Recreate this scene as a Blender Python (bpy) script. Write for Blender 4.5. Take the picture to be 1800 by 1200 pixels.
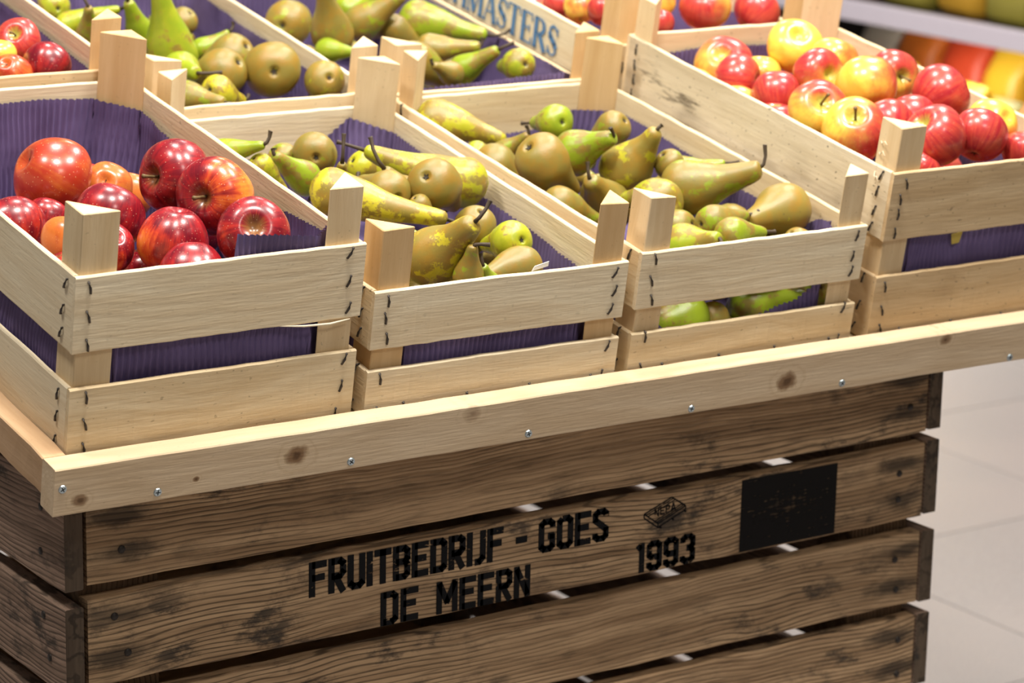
import bpy, bmesh, math, random
from mathutils import Matrix, Vector, Quaternion, noise as mnoise

for o in list(bpy.data.objects):
    bpy.data.objects.remove(o)
sc = bpy.context.scene
COL = sc.collection

# ------------------------------------------------------------------ camera
cam_data = bpy.data.cameras.new('camera')
cam = bpy.data.objects.new('camera', cam_data)
COL.objects.link(cam)
CAM_R = Vector((0.83091223, -0.5560446, 0.01998152))
CAM_U = Vector((0.12161035, 0.21653488, 0.96867103))
CAM_F = Vector((0.542951, 0.80245065, -0.24754226))
m = Matrix.Identity(4)
for i in range(3):
    m[i][0] = CAM_R[i]; m[i][1] = CAM_U[i]; m[i][2] = -CAM_F[i]
m.translation = Vector((-1.10216699, -2.33842097, 1.11410008))
cam.matrix_world = m
cam_data.sensor_width = 36.0
cam_data.lens = 5005.6763 / 1800 * 36.0
cam_data.clip_start = 0.05
cam_data.dof.use_dof = True
cam_data.dof.focus_distance = 2.74
cam_data.dof.aperture_fstop = 7.1
sc.camera = cam

# ------------------------------------------------------------------ world, lamps, exposure
world = bpy.data.worlds.new('shop_ambient')
sc.world = world
world.use_nodes = True
bg = world.node_tree.nodes['Background']
bg.inputs['Color'].default_value = (1.0, 0.93, 0.86, 1)
bg.inputs['Strength'].default_value = 0.155

def ceiling_lamp(name, loc, target, size, power, color=(1.0, 0.945, 0.865)):
    ld = bpy.data.lights.new(name, 'AREA')
    ld.shape = 'DISK'; ld.size = size; ld.energy = power; ld.color = color
    o = bpy.data.objects.new(name, ld)
    COL.objects.link(o)
    o.location = loc
    d = Vector(target) - Vector(loc)
    o.rotation_euler = d.to_track_quat('-Z', 'Y').to_euler()
    return o
ceiling_lamp('ceiling_spot', (0.10, -0.50, 2.40), (0.40, 0.2, 0.4), 0.36, 50)
ceiling_lamp('ceiling_spot', (1.20, -0.45, 2.40), (0.75, 0.3, 0.4), 0.36, 50)
ceiling_lamp('ceiling_spot', (-0.65, 0.25, 2.40), (0.3, 0.3, 0.4), 0.36, 28)
ceiling_lamp('ceiling_spot', (1.95, 0.80, 2.40), (0.9, 0.5, 0.4), 0.36, 34)
ceiling_lamp('ceiling_spot', (0.60, 0.95, 2.45), (0.6, 0.6, 0.4), 0.36, 28)
ceiling_lamp('ceiling_spot', (0.10, -2.40, 2.60), (0.5, 0.0, -0.1), 0.60, 20)
ceiling_lamp('aisle_lamp', (2.5, 1.3, 2.5), (2.7, 1.4, -0.4), 0.9, 12, (1.0, 0.95, 0.92))
ceiling_lamp('aisle_lamp', (2.1, 2.6, 2.3), (3.6, 2.6, 0.0), 0.6, 60, (1.0, 0.95, 0.92))

vs = sc.view_settings
vs.view_transform = 'Standard'
try:
    vs.look = 'None'
except Exception:
    pass
vs.gamma = 1.0
vs.use_curve_mapping = False
vs.exposure = -0.02

# ------------------------------------------------------------------ node helpers
class NT:
    def __init__(s, name):
        s.m = bpy.data.materials.new(name)
        s.m.use_nodes = True
        s.t = s.m.node_tree
        s.t.nodes.clear()
        s.out = s.t.nodes.new('ShaderNodeOutputMaterial')
    def n(s, typ, ins=None, **props):
        nd = s.t.nodes.new('ShaderNode' + typ)
        for k, v in props.items():
            setattr(nd, k, v)
        for k, v in (ins or {}).items():
            s.set(nd, k, v)
        return nd
    def set(s, nd, k, v):
        sock = nd.inputs[k]
        if isinstance(v, bpy.types.NodeSocket):
            s.t.links.new(v, sock)
        elif isinstance(v, bpy.types.Node):
            s.t.links.new(v.outputs[0], sock)
        else:
            if isinstance(v, (tuple, list)) and len(v) == 3 and sock.type == 'RGBA':
                v = (*v, 1)
            sock.default_value = v
    def math(s, op, a, b=0.0, clamp=False):
        nd = s.n('Math', {0: a, 1: b}, operation=op); nd.use_clamp = clamp
        return nd.outputs[0]
    def vmath(s, op, a, b=None):
        nd = s.n('VectorMath', {0: a}, operation=op)
        if b is not None:
            s.set(nd, 1, b)
        return nd.outputs['Value'] if op in ('LENGTH', 'DOT_PRODUCT', 'DISTANCE') else nd.outputs[0]
    def noise(s, vec, scale, detail=3.0, rough=0.5, dist=0.0):
        return s.n('TexNoise', {'Vector': vec, 'Scale': scale, 'Detail': detail, 'Roughness': rough, 'Distortion': dist}).outputs[0]
    def mapr(s, x, a, b, c=0.0, d=1.0, smooth=True):
        nd = s.n('MapRange', {0: x, 1: a, 2: b, 3: c, 4: d})
        nd.interpolation_type = 'SMOOTHSTEP' if smooth else 'LINEAR'
        return nd.outputs[0]
    def mix(s, f, a, b, blend='MIX'):
        nd = s.n('Mix', data_type='RGBA', blend_type=blend)
        s.set(nd, 0, f); s.set(nd, 6, a); s.set(nd, 7, b)
        return nd.outputs[2]
    def coord(s, jitter=True):
        c = s.n('TexCoord').outputs['Object']
        if not jitter:
            return c
        r = s.n('ObjectInfo').outputs['Random']
        off = s.n('CombineXYZ', {0: s.math('MULTIPLY', r, 37.0), 1: s.math('MULTIPLY', r, 91.0), 2: s.math('MULTIPLY', r, 53.0)})
        return s.vmath('ADD', c, off.outputs[0])
    def scale(s, vec, v):
        return s.vmath('MULTIPLY', vec, v)
    def attr(s, name, out='Fac'):
        a = s.n('Attribute', attribute_name=name); a.attribute_type = 'OBJECT'
        return a.outputs[out]
    def bsdf(s, color, rough=0.5, normal=None, **kw):
        b = s.n('BsdfPrincipled', {'Base Color': color, 'Roughness': rough})
        for k, v in kw.items():
            s.set(b, k, v)
        if normal is not None:
            s.set(b, 'Normal', normal)
        s.t.links.new(b.outputs[0], s.out.inputs[0])
        return b
    def bump(s, h, strength=0.3, dist=0.001):
        return s.n('Bump', {'Height': h, 'Strength': strength, 'Distance': dist}).outputs[0]

def pale_wood(name, light, mid, dark, axis=0, rough=0.7, bump=0.5, stain=0.25, speck=0.0, knots=(), fuzz=260.0, streak=0.0):
    t = NT(name)
    raw = t.n('TexCoord').outputs['Object']
    p = t.coord()
    st = [26.0, 26.0, 26.0]; st[axis] = 1.6
    warp = t.noise(p, 5.0, 2.0)
    pw = t.vmath('ADD', p, t.n('CombineXYZ', {0: 0.0, 1: t.math('MULTIPLY', warp, .05), 2: t.math('MULTIPLY', warp, .05)}).outputs[0])
    grain = t.noise(t.scale(pw, tuple(st)), 1.6, 5.0, .6, .25)
    fs = [fuzz, fuzz, fuzz]; fs[axis] = fuzz * .07
    fib = t.noise(t.scale(p, tuple(fs)), 1.0, 3.0, .6)
    blot = t.noise(t.scale(p, (9.0, 16.0, 16.0)), 1.0, 3.0, .55)
    c = t.mix(t.mapr(grain, .33, .70), light, mid)
    c = t.mix(t.math('MULTIPLY', t.mapr(blot, .48, .8), stain), c, dark)
    c = t.mix(t.math('MULTIPLY', t.mapr(fib, .35, .75), .30), c, mid)
    if streak:
        sk = t.noise(t.scale(p, (11.0, 75.0, 75.0)), 1.0, 5.0, .65)
        sa = t.noise(t.scale(p, (4.0, 9.0, 9.0)), 1.0, 2.0)
        c = t.mix(t.math('MULTIPLY', t.math('MULTIPLY', t.mapr(sk, .55, .68), t.mapr(sa, .42, .6)), streak), c, (.10, .075, .05))
    if speck:
        sp = t.noise(t.scale(p, (140.0, 260.0, 260.0)), 1.0, 1.0)
        c = t.mix(t.math('MULTIPLY', t.mapr(sp, .69, .76), speck), c, (.05, .035, .02))
    for (kx, kz, kr, ks) in knots:
        d = t.vmath('LENGTH', t.scale(t.vmath('SUBTRACT', raw, (kx, 0.0, kz)), (1 / kr * .8, 0.0, 1 / kr)))
        d = t.math('ADD', d, t.math('MULTIPLY', t.math('SUBTRACT', t.noise(raw, 90.0, 3.0), .5), .9))
        ring = t.math('SINE', t.math('MULTIPLY', d, 9.0))
        halo = t.math('MULTIPLY', t.mapr(d, .9, 2.4, 1.0, 0.0), t.mapr(ring, -.2, 1.0))
        c = t.mix(t.math('MULTIPLY', halo, .35 * ks), c, dark)
        c = t.mix(t.math('MULTIPLY', t.mapr(d, .55, 1.05, 1.0, 0.0), .9 * ks), c, (.20, .105, .045))
        c = t.mix(t.math('MULTIPLY', t.mapr(d, .1, .5, 1.0, 0.0), .8 * ks), c, (.09, .045, .02))
    h = t.math('ADD', t.math('MULTIPLY', fib, .6), t.math('MULTIPLY', grain, .8))
    t.bsdf(c, rough, t.bump(h, bump, .0012), **{'Specular IOR Level': .25})
    return t.m

def aged_wood(name, light, mid, dark, axis=0, nails=()):
    t = NT(name)
    p = t.coord()
    st = [34.0, 34.0, 34.0]; st[axis] = 1.1
    warp = t.noise(p, 3.2, 2.0)
    off = t.math('MULTIPLY', warp, .045)
    pw = t.vmath('ADD', p, t.n('CombineXYZ', {0: 0.0 if axis == 0 else off, 1: off if axis != 1 else 0.0, 2: off if axis != 2 else 0.0}).outputs[0])
    sep = t.n('SeparateXYZ', {0: pw})
    zz = sep.outputs[2] if axis != 2 else sep.outputs[0]
    bandw = t.noise(t.scale(p, (2.2, 20.0, 20.0)), 1.0, 4.0, .6)
    lines = t.math('SINE', t.math('MULTIPLY', t.math('ADD', zz, t.math('MULTIPLY', bandw, .022)), 1250.0))
    grain = t.noise(t.scale(pw, tuple(st)), 2.0, 6.0, .62, .2)
    fs = [420.0, 420.0, 420.0]; fs[axis] = 22.0
    fib = t.noise(t.scale(p, tuple(fs)), 1.0, 3.0, .6)
    ss = [14.0, 30.0, 30.0]
    stain = t.noise(t.scale(p, tuple(ss)), 1.0, 6.0, .68)
    big = t.noise(t.scale(p, (4.0, 8.0, 8.0)), 1.0, 3.0, .5)
    c = t.mix(t.mapr(grain, .32, .68), light, mid)
    c = t.mix(t.math('MULTIPLY', t.mapr(lines, .25, 1.0), t.mapr(big, .3, .6, .25, .75)), c, dark)
    c = t.mix(t.math('MULTIPLY', t.mapr(stain, .51, .66), t.mapr(big, .36, .60, .15, .92)), c, (.035, .030, .026))
    c = t.mix(t.math('MULTIPLY', t.mapr(fib, .5, .75), .5), c, dark)
    raw = t.n('TexCoord').outputs['Object']
    for (nx, nz) in nails:                                   # rust bleeding along the grain around the nail rows
        d = t.vmath('LENGTH', t.scale(t.vmath('SUBTRACT', raw, (nx, 0.0, nz)), (21.0, 0.0, 85.0)))
        d = t.math('ADD', d, t.math('MULTIPLY', t.math('SUBTRACT', stain, .5), 3.2))
        c = t.mix(t.math('MULTIPLY', t.mapr(d, .15, 1.25, 1.0, 0.0), .8), c, (.022, .018, .015))
    h = t.math('ADD', t.math('MULTIPLY', grain, .7), t.math('ADD', t.math('MULTIPLY', fib, .6), t.math('MULTIPLY', lines, -.18)))
    t.bsdf(c, .78, t.bump(h, .6, .0016), **{'Specular IOR Level': .2})
    return t.m

def plain(name, color, rough=.6, metallic=0.0, var=0.12, scale=60.0):
    t = NT(name)
    p = t.coord()
    n = t.noise(p, scale, 3.0)
    dk = tuple(x * (1 - var * 2) for x in color)
    t.bsdf(t.mix(n, dk, color), rough, Metallic=metallic)
    return t.m

CR_L, CR_M, CR_D = (.76, .63, .42), (.64, .49, .29), (.40, .27, .14)
M = {}
M['slat'] = pale_wood('pale_poplar_slat', CR_L, CR_M, CR_D, 0, stain=.28, speck=.35)
M['slat_white'] = pale_wood('white_poplar_slat', (.82, .71, .51), (.72, .58, .38), CR_D, 0, stain=.16, speck=.15, bump=.7)
M['slat_tan'] = pale_wood('tan_poplar_slat', (.66, .50, .30), (.54, .38, .205), (.30, .19, .095), 0, stain=.4, speck=.4)
M['slat_grey'] = pale_wood('weathered_poplar_slat', (.74, .64, .47), (.60, .50, .34), (.20, .15, .10), 0, stain=.75, speck=.7, streak=.8)
M['post'] = pale_wood('spruce_post', (.74, .58, .36), (.62, .45, .25), (.42, .27, .13), 2, stain=.2, speck=.2)
M['post_tan'] = pale_wood('tan_spruce_post', (.66, .46, .24), (.56, .36, .165), (.36, .21, .09), 2, stain=.2, speck=.1)
M['rail_left'] = pale_wood('sawn_spruce_side_rail', (.66, .45, .27), (.54, .34, .185), (.30, .17, .085), 0, stain=.3, speck=.1,
    knots=((.32, .02, .012, .7), (.08, .012, .010, .6)))
M['rail'] = pale_wood('sawn_spruce_rail', (.68, .535, .365), (.59, .44, .28), (.42, .28, .145), 0, bump=.8, stain=.35, speck=.12,
    knots=((.2507, .0239, .011, 1.0), (.8455, .0195, .012, 1.0), (1.064, .040, .007, .9), (.0262, .0125, .007, .9), (.1446, .0155, .003, 1.0), (.447, .0386, .009, .45)))
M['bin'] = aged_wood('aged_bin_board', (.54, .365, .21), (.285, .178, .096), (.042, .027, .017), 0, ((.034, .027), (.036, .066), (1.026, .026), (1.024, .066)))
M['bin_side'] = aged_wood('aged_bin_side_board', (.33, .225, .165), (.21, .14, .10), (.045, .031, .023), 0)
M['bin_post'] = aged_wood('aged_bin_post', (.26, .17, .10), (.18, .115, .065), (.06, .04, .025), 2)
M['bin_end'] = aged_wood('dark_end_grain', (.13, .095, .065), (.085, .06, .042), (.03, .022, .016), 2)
M['nail'] = plain('rusty_nail', (.025, .018, .014), .6, .3)
M['staple'] = plain('dark_steel_staple', (.07, .06, .055), .45, .6)
M['screw'] = plain('zinc_screw', (.50, .58, .62), .3, .9)
M['recess'] = plain('screw_recess', (.02, .03, .035), .6, .5)

def liner_mat():
    t = NT('purple_corrugated_paper')
    p = t.coord()
    n = t.noise(p, 14.0, 3.0)
    f = t.noise(p, 500.0, 2.0)
    c = t.mix(t.mapr(n, .35, .7), (.115, .082, .19), (.172, .126, .275))
    t.bsdf(c, .72, t.bump(f, .15, .0004), **{'Specular IOR Level': .3})
    return t.m
M['liner'] = liner_mat()

def ink(name, color, wear=.5, scale=220.0):
    t = NT(name)
    p = t.n('TexCoord').outputs['Object']
    a = t.noise(t.scale(p, (scale * .35, scale, scale)), 1.0, 4.0, .65)
    b = t.noise(p, 40.0, 3.0)
    f = t.math('ADD', t.math('MULTIPLY', a, .75), t.math('MULTIPLY', b, .25))
    mask = t.mapr(f, wear, wear + .06)
    bs = t.n('BsdfPrincipled', {'Base Color': color, 'Roughness': .8, 'Specular IOR Level': .08})
    tr = t.n('BsdfTransparent')
    mx = t.n('MixShader', {0: mask, 1: bs.outputs[0], 2: tr.outputs[0]})
    t.t.links.new(mx.outputs[0], t.out.inputs[0])
    return t.m
M['ink'] = ink('worn_black_ink', (.010, .010, .011), .58)
def patch_ink():
    t = NT('worn_black_patch_ink')
    p = t.n('TexCoord').outputs['Object']
    sep = t.n('SeparateXYZ', {0: p})
    gx = t.math('SINE', t.math('MULTIPLY', sep.outputs[0], 780.0)); gz = t.math('SINE', t.math('MULTIPLY', sep.outputs[2], 1500.0))
    a = t.noise(t.scale(p, (60.0, 200.0, 200.0)), 1.0, 4.0, .65)
    mid = t.mapr(t.vmath('LENGTH', t.scale(t.vmath('SUBTRACT', p, (.852, 0.0, .046)), (17.0, 0.0, 46.0))), .2, 1.2, 1.0, 0.0)
    f = t.math('ADD', t.math('ADD', t.math('MULTIPLY', a, .8), t.math('MULTIPLY', mid, .10)), t.math('ADD', t.math('MULTIPLY', gx, .025), t.math('MULTIPLY', gz, .035)))
    mask = t.math('MULTIPLY', t.mapr(f, .47, .62), .55)
    bs = t.n('BsdfPrincipled', {'Base Color': (.011, .010, .010), 'Roughness': .8, 'Specular IOR Level': .08})
    mx = t.n('MixShader', {0: mask, 1: bs.outputs[0], 2: t.n('BsdfTransparent').outputs[0]})
    t.t.links.new(mx.outputs[0], t.out.inputs[0])
    return t.m
M['ink_patch'] = patch_ink()
M['ink_blue'] = ink('blue_print_ink', (.10, .22, .42), .66)

# ---- fruit
def apple_mat(name, kind):
    t = NT(name)
    raw = t.n('TexCoord').outputs['Object']
    p = t.coord()
    bl = t.attr('blush_dir', 'Vector'); ba = t.attr('blush_amount')
    nrm = t.vmath('NORMALIZE', raw)
    dot = t.vmath('DOT_PRODUCT', nrm, bl)
    sep = t.n('SeparateXYZ', {0: nrm})
    nz = sep.outputs[2]
    ang = t.math('ARCTAN2', sep.outputs[1], sep.outputs[0])
    rnd = t.n('ObjectInfo').outputs['Random']
    # streaks run from the stem down to the calyx
    sv = t.n('CombineXYZ', {0: t.math('COSINE', ang), 1: t.math('SINE', ang), 2: t.math('ADD', t.math('MULTIPLY', nz, .12), t.math('MULTIPLY', rnd, 30.0))})
    streak = t.noise(sv.outputs[0], 7.0, 5.0, .62, .2)
    lump = t.noise(p, 1.9, 3.0, .55)
    wob = t.math('ADD', t.math('MULTIPLY', t.math('SUBTRACT', streak, .5), .9), t.math('MULTIPLY', t.math('SUBTRACT', lump, .5), 1.3))
    vor = t.n('TexVoronoi', {'Vector': p, 'Scale': 10.0})
    dots = t.mapr(vor.outputs['Distance'], .10, .19, 1.0, 0.0)
    cav = t.mapr(t.math('ADD', nz, t.math('MULTIPLY', t.math('SUBTRACT', streak, .5), .16)), .91, .99)
    if kind == 'crimson':
        c = t.mix(t.mapr(t.math('ADD', t.math('MULTIPLY', streak, .5), t.math('MULTIPLY', lump, .5)), .38, .64), (.135, .004, .012), (.34, .012, .016))
        msk = t.mapr(t.math('ADD', t.math('ADD', dot, wob), t.math('MULTIPLY', ba, .75)), .75, 1.45)
        c = t.mix(t.math('MULTIPLY', msk, t.math('MINIMUM', t.math('MULTIPLY', ba, 1.6), 1.0)), c, (.62, .060, .020))
        msk2 = t.mapr(t.math('ADD', t.math('ADD', dot, wob), ba), 1.25, 1.95)
        c = t.mix(t.math('MULTIPLY', msk2, t.math('MINIMUM', t.math('MULTIPLY', ba, 1.3), 1.0)), c, (.85, .33, .04))
        c = t.mix(t.math('MULTIPLY', cav, .7), c, (.22, .14, .035))
        c = t.mix(t.math('MULTIPLY', dots, .45), c, (.72, .42, .28))
    elif kind == 'orange':
        c = t.mix(t.mapr(t.math('ADD', wob, ba), .15, .95), (.56, .150, .026), (.37, .030, .012))
        c = t.mix(t.math('MULTIPLY', cav, .8), c, (.45, .30, .08))
        c = t.mix(t.math('MULTIPLY', dots, .35), c, (.80, .50, .26))
    else:
        msk = t.mapr(t.math('ADD', t.math('ADD', t.math('MULTIPLY', dot, .75), t.math('MULTIPLY', wob, .75)), t.math('MULTIPLY', ba, 2.2)), .60, 1.85)
        yel = t.mix(t.mapr(lump, .35, .7), (.80, .56, .075), (.84, .42, .045))
        red = t.mix(t.mapr(streak, .35, .65), (.37, .018, .028), (.52, .062, .038))
        c = t.mix(msk, yel, red)
        c = t.mix(t.math('MULTIPLY', cav, .85), c, (.42, .45, .07))
        c = t.mix(t.math('MULTIPLY', dots, .18), c, (.90, .66, .36))
    b = t.bsdf(c, .30, None, **{'Specular IOR Level': .5, 'Coat Weight': .22, 'Coat Roughness': .14})
    return t.m

def pear_mat():
    t = NT('conference_pear_skin')
    raw = t.n('TexCoord').outputs['Object']
    p = t.coord()
    rus = t.attr('russet'); yel = t.attr('yellow')
    lump = t.noise(p, 1.3, 2.0)
    fine = t.math('ADD', t.math('MULTIPLY', t.noise(p, 4.0, 12.0, .76, .4), .72), t.math('MULTIPLY', t.noise(p, 17.0, 6.0, .7), .28))
    g = t.mix(t.mapr(t.math('ADD', yel, t.math('MULTIPLY', t.math('SUBTRACT', lump, .5), .9)), .15, .95), (.225, .30, .014), (.56, .48, .026))
    r = t.mix(t.mapr(t.noise(p, 2.2, 3.0), .35, .7), (.205, .150, .034), (.265, .140, .022))
    mask = t.mapr(t.math('ADD', t.math('ADD', t.math('MULTIPLY', fine, .95), t.math('MULTIPLY', lump, .95)), t.math('MULTIPLY', rus, .52)), 1.13, 1.21)
    haze = t.mapr(t.math('ADD', rus, t.math('MULTIPLY', lump, .4)), .45, 1.25)
    c = t.mix(t.math('MULTIPLY', haze, .35), g, (.27, .225, .045))
    c = t.mix(t.math('MULTIPLY', mask, .88), c, r)
    vor = t.n('TexVoronoi', {'Vector': p, 'Scale': 19.0})
    c = t.mix(t.math('MULTIPLY', t.mapr(vor.outputs['Distance'], .07, .16, 1.0, 0.0), .45), c, (.11, .085, .025))
    sc_ = t.noise(p, 3.1, 4.0, .6)
    c = t.mix(t.math('MULTIPLY', t.mapr(sc_, .70, .76), .6), c, (.09, .06, .03))
    h = t.math('ADD', fine, 0.0)
    t.bsdf(c, t.mapr(mask, 0, 1, .27, .38), t.bump(h, .12, .01), **{'Specular IOR Level': .5})
    return t.m
M['apple_crimson'] = apple_mat('crimson_apple_skin', 'crimson')
M['apple_orange'] = apple_mat('orange_apple_skin', 'orange')
M['apple_bicolor'] = apple_mat('red_yellow_apple_skin', 'bicolor')
M['pear'] = pear_mat()
M['stem'] = plain('brown_stem', (.055, .035, .018), .7)
M['stem_apple'] = plain('olive_brown_stem', (.16, .10, .035), .7)
M['calyx'] = plain('dry_calyx', (.035, .026, .016), .8)
M['white'] = plain('white_paper', (.86, .85, .82), .7, 0, .04)
M['yellow_tab'] = plain('yellow_paper', (.62, .47, .08), .6)
M['fibre'] = plain('wood_fibre', (.85, .74, .55), .8)

# ------------------------------------------------------------------ object helpers
def link(name, me, parent=None, mat=None, loc=None, rot=None):
    o = bpy.data.objects.new(name, me)
    COL.objects.link(o)
    if me is not None and mat is not None and not me.materials:
        me.materials.append(mat)
    if parent is not None:
        o.parent = parent
    if loc is not None:
        o.location = loc
    if rot is not None:
        o.rotation_euler = rot
    return o

def tag(o, label, cat, group=None, kind=None):
    o['label'] = label; o['category'] = cat
    if group: o['group'] = group
    if kind: o['kind'] = kind
    return o

def from_bm(bm, name, smooth=False):
    me = bpy.data.meshes.new(name)
    bm.normal_update()
    bm.to_mesh(me); bm.free()
    if smooth:
        for p in me.polygons: p.use_smooth = True
    return me

def mesh_py(name, v, f, smooth=False):
    me = bpy.data.meshes.new(name)
    me.from_pydata(v, [], f); me.update()
    if smooth:
        for p in me.polygons: p.use_smooth = True
    return me

def add_box(bm, a, b, bev=0.0):
    r = bmesh.ops.create_cube(bm, size=1.0)
    vs_ = r['verts']
    for v in vs_:
        v.co = Vector([a[i] + (v.co[i] + .5) * (b[i] - a[i]) for i in range(3)])
    if bev:
        es = {e for v in vs_ for e in v.link_edges}
        bmesh.ops.bevel(bm, geom=list(es), offset=bev, segments=2, affect='EDGES', profile=.6)
    return vs_

def box_mesh(name, a, b, bev=0.0):
    bm = bmesh.new(); add_box(bm, a, b, bev)
    return from_bm(bm, name)

def slat_mesh(name, L, H, T, seed=0, n=14, rough=.0005, bow=0.0, taper=0.0):
    """board: x 0..L, outer face y=0, inner y=T, z 0..H, sawn edges a little uneven"""
    rnd = random.Random(seed)
    v, f = [], []
    for i in range(n + 1):
        x = L * i / n
        s = i / n
        zb = rnd.uniform(-rough, rough); zt = H + rnd.uniform(-rough, rough) - taper * s
        oy = bow * math.sin(math.pi * s) + rnd.uniform(-.0002, .0002)
        b = min(T * .22, .0012)
        for (y, z) in ((b * .3, zb), (0, zb + b), (0, zt - b), (b, zt), (T - b, zt), (T, zt - b), (T, zb + b), (T - b, zb)):
            v.append((x, y + oy, z))
    for i in range(n):
        for k in range(8):
            a = i * 8 + k; b2 = i * 8 + (k + 1) % 8
            f.append((a, a + 8, b2 + 8, b2))
    f.append(tuple(range(8)))
    f.append(tuple(reversed(range(n * 8, n * 8 + 8))))
    me = mesh_py(name, v, f)
    bm = bmesh.new(); bm.from_mesh(me); bmesh.ops.recalc_face_normals(bm, faces=bm.faces); bm.to_mesh(me); bm.free()
    return me

def tube_mesh(name, pts, radii, sides=7, cap=True):
    v, f = [], []
    up = Vector((.13, .21, .97))
    for i, p in enumerate(pts):
        p = Vector(p)
        d = (Vector(pts[min(i + 1, len(pts) - 1)]) - Vector(pts[max(i - 1, 0)])).normalized()
        a = d.cross(up)
        if a.length < 1e-4: a = d.cross(Vector((1, 0, 0)))
        a.normalize(); b = d.cross(a)
        for k in range(sides):
            t = 2 * math.pi * k / sides
            v.append(p + (a * math.cos(t) + b * math.sin(t)) * radii[i])
    for i in range(len(pts) - 1):
        for k in range(sides):
            k2 = (k + 1) % sides
            f.append((i * sides + k, i * sides + k2, (i + 1) * sides + k2, (i + 1) * sides + k))
    if cap:
        f.append(tuple(reversed(range(sides))))
        f.append(tuple(range((len(pts) - 1) * sides, len(pts) * sides)))
    me = mesh_py(name, [tuple(x) for x in v], f, True)
    bm = bmesh.new(); bm.from_mesh(me); bmesh.ops.recalc_face_normals(bm, faces=bm.faces); bm.to_mesh(me); bm.free()
    return me

# ------------------------------------------------------------------ the setting
ZF = -0.45
def floor_mat():
    t = NT('grey_floor_tile')
    p = t.coord()
    a = t.noise(p, 260.0, 4.0, .7); b = t.noise(p, 3.0, 3.0)
    c = t.mix(t.mapr(a, .35, .65), (.27, .25, .245), (.36, .335, .325))
    c = t.mix(t.math('MULTIPLY', t.mapr(b, .4, .7), .2), c, (.42, .36, .33))
    t.bsdf(c, .42)
    return t.m
M['tile'] = floor_mat()
M['grout'] = plain('floor_grout', (.33, .29, .27), .9)
M['wall'] = plain('painted_wall', (.42, .38, .33), .85, 0, .05, 4.0)
M['shelf_metal'] = plain('lilac_grey_shelf_metal', (.50, .46, .52), .4, 0, .03)
M['shelf_dark'] = plain('dark_shelf_panel', (.035, .026, .02), .7)

fl = link('floor', box_mesh('floor', (-3.0, -4.0, ZF - .06), (5.2, 7.0, ZF - .004)), None, M['grout'])
fl['kind'] = 'structure'
tile_me = box_mesh('tile', (.0015, .0015, -.012), (.5985, .5985, 0), .0012)
tile_me.materials.append(M['tile'])
for i in range(-6, 4):
    for j in range(-7, 8):
        link('tile', tile_me, fl, None, (2.59 + i * .6, 1.21 + j * .6, ZF))
wl = link('wall_right', box_mesh('wall_right', (4.30, -4.0, ZF), (4.40, 7.0, 2.9)), None, M['wall'])
wl['kind'] = 'structure'

# ------------------------------------------------------------------ lettering from strokes
def glyph(ch):
    """condensed stencil letter, box 0..w by 0..1, list of polylines (centre lines)"""
    t = .075; w = .46
    l, r, b, p = t, w - t, .095, 1 - .095
    c = .075
    G = {
     'F': [[(l, 0), (l, 1)], [(l, p), (w, p)], [(l, .54), (w - .05, .54)]],
     'R': [[(l, 0), (l, 1)], [(l, p), (r - c, p), (r, p - c), (r, .58), (r - c, .48), (l, .48)], [(l + .10, .5), (r + .01, 0)]],
     'U': [[(l, 1), (l, b + c), (l + c, b), (r - c, b), (r, b + c), (r, 1)]],
     'I': [[(l, 0), (l, 1)]],
     'T': [[(w / 2, 0), (w / 2, 1)], [(0, p), (w, p)]],
     'B': [[(l, 0), (l, 1)], [(l, p), (r - c, p), (r, p - c), (r, .62), (r - c * .7, .53), (l, .53)], [(r - c * .7, .53), (r, .43), (r, b + c), (r - c, b), (l, b)]],
     'E': [[(l, 0), (l, 1)], [(l, p), (w, p)], [(l, .53), (w - .06, .53)], [(l, b), (w, b)]],
     'D': [[(l, 0), (l, 1)], [(l, p), (r - c, p), (r, p - c), (r, b + c), (r - c, b), (l, b)]],
     'J': [[(.02, b), (.15, b), (.245, b + c + .03), (.245, 1)]],
     '-': [[(0.02, .5), (.26, .5)]],
     'G': [[(r, .72), (r, p - c), (r - c, p), (l + c, p), (l, p - c), (l, b + c), (l + c, b), (r - c, b), (r, b + c), (r, .47), (r - .13, .47)]],
     'O': [[(l + c, p), (r - c, p), (r, p - c), (r, b + c), (r - c, b), (l + c, b), (l, b + c), (l, p - c), (l + c, p)]],
     'S': [[(r, .74), (r, p - c), (r - c, p), (l + c, p), (l, p - c), (l, .66), (r, .36), (r, b + c), (r - c, b), (l + c, b), (l, b + c), (l, .27)]],
     'M': [[(l, 0), (l, 1)], [(l, .95), (.29, .35), (.58 - l, .95)], [(.58 - l, 0), (.58 - l, 1)]],
     'N': [[(l, 0), (l, 1)], [(l, .93), (r, .07)], [(r, 0), (r, 1)]],
     '1': [[(.17, 0), (.17, 1)], [(.03, .80), (.15, .93)]],
     '9': [[(r, .45), (l + c, .45), (l, .45 + c), (l, p - c), (l + c, p), (r - c, p), (r, p - c), (r, b + c), (r - c, b), (l + c, b), (l, b + c), (l, .28)]],
     '3': [[(l, .72), (l, p - c), (l + c, p), (r - c, p), (r, p - c), (r, .63), (r - c, .53), (l + .12, .53)], [(r - c, .53), (r, .43), (r, b + c), (r - c, b), (l + c, b), (l, b + c), (l, .27)]],
     'P': [[(l, 0), (l, 1)], [(l, p), (r - c, p), (r, p - c), (r, .58), (r - c, .48), (l, .48)]],
     'A': [[(.03, 0), (w / 2, 1), (w - .03, 0)], [(.1, .3), (w - .1, .3)]],
     ' ': [],
    }
    W_ = {'I': .15, 'J': .32, '-': .30, 'M': .58, '1': .27, ' ': .2}.get(ch, w)
    return W_, G[ch]

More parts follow.
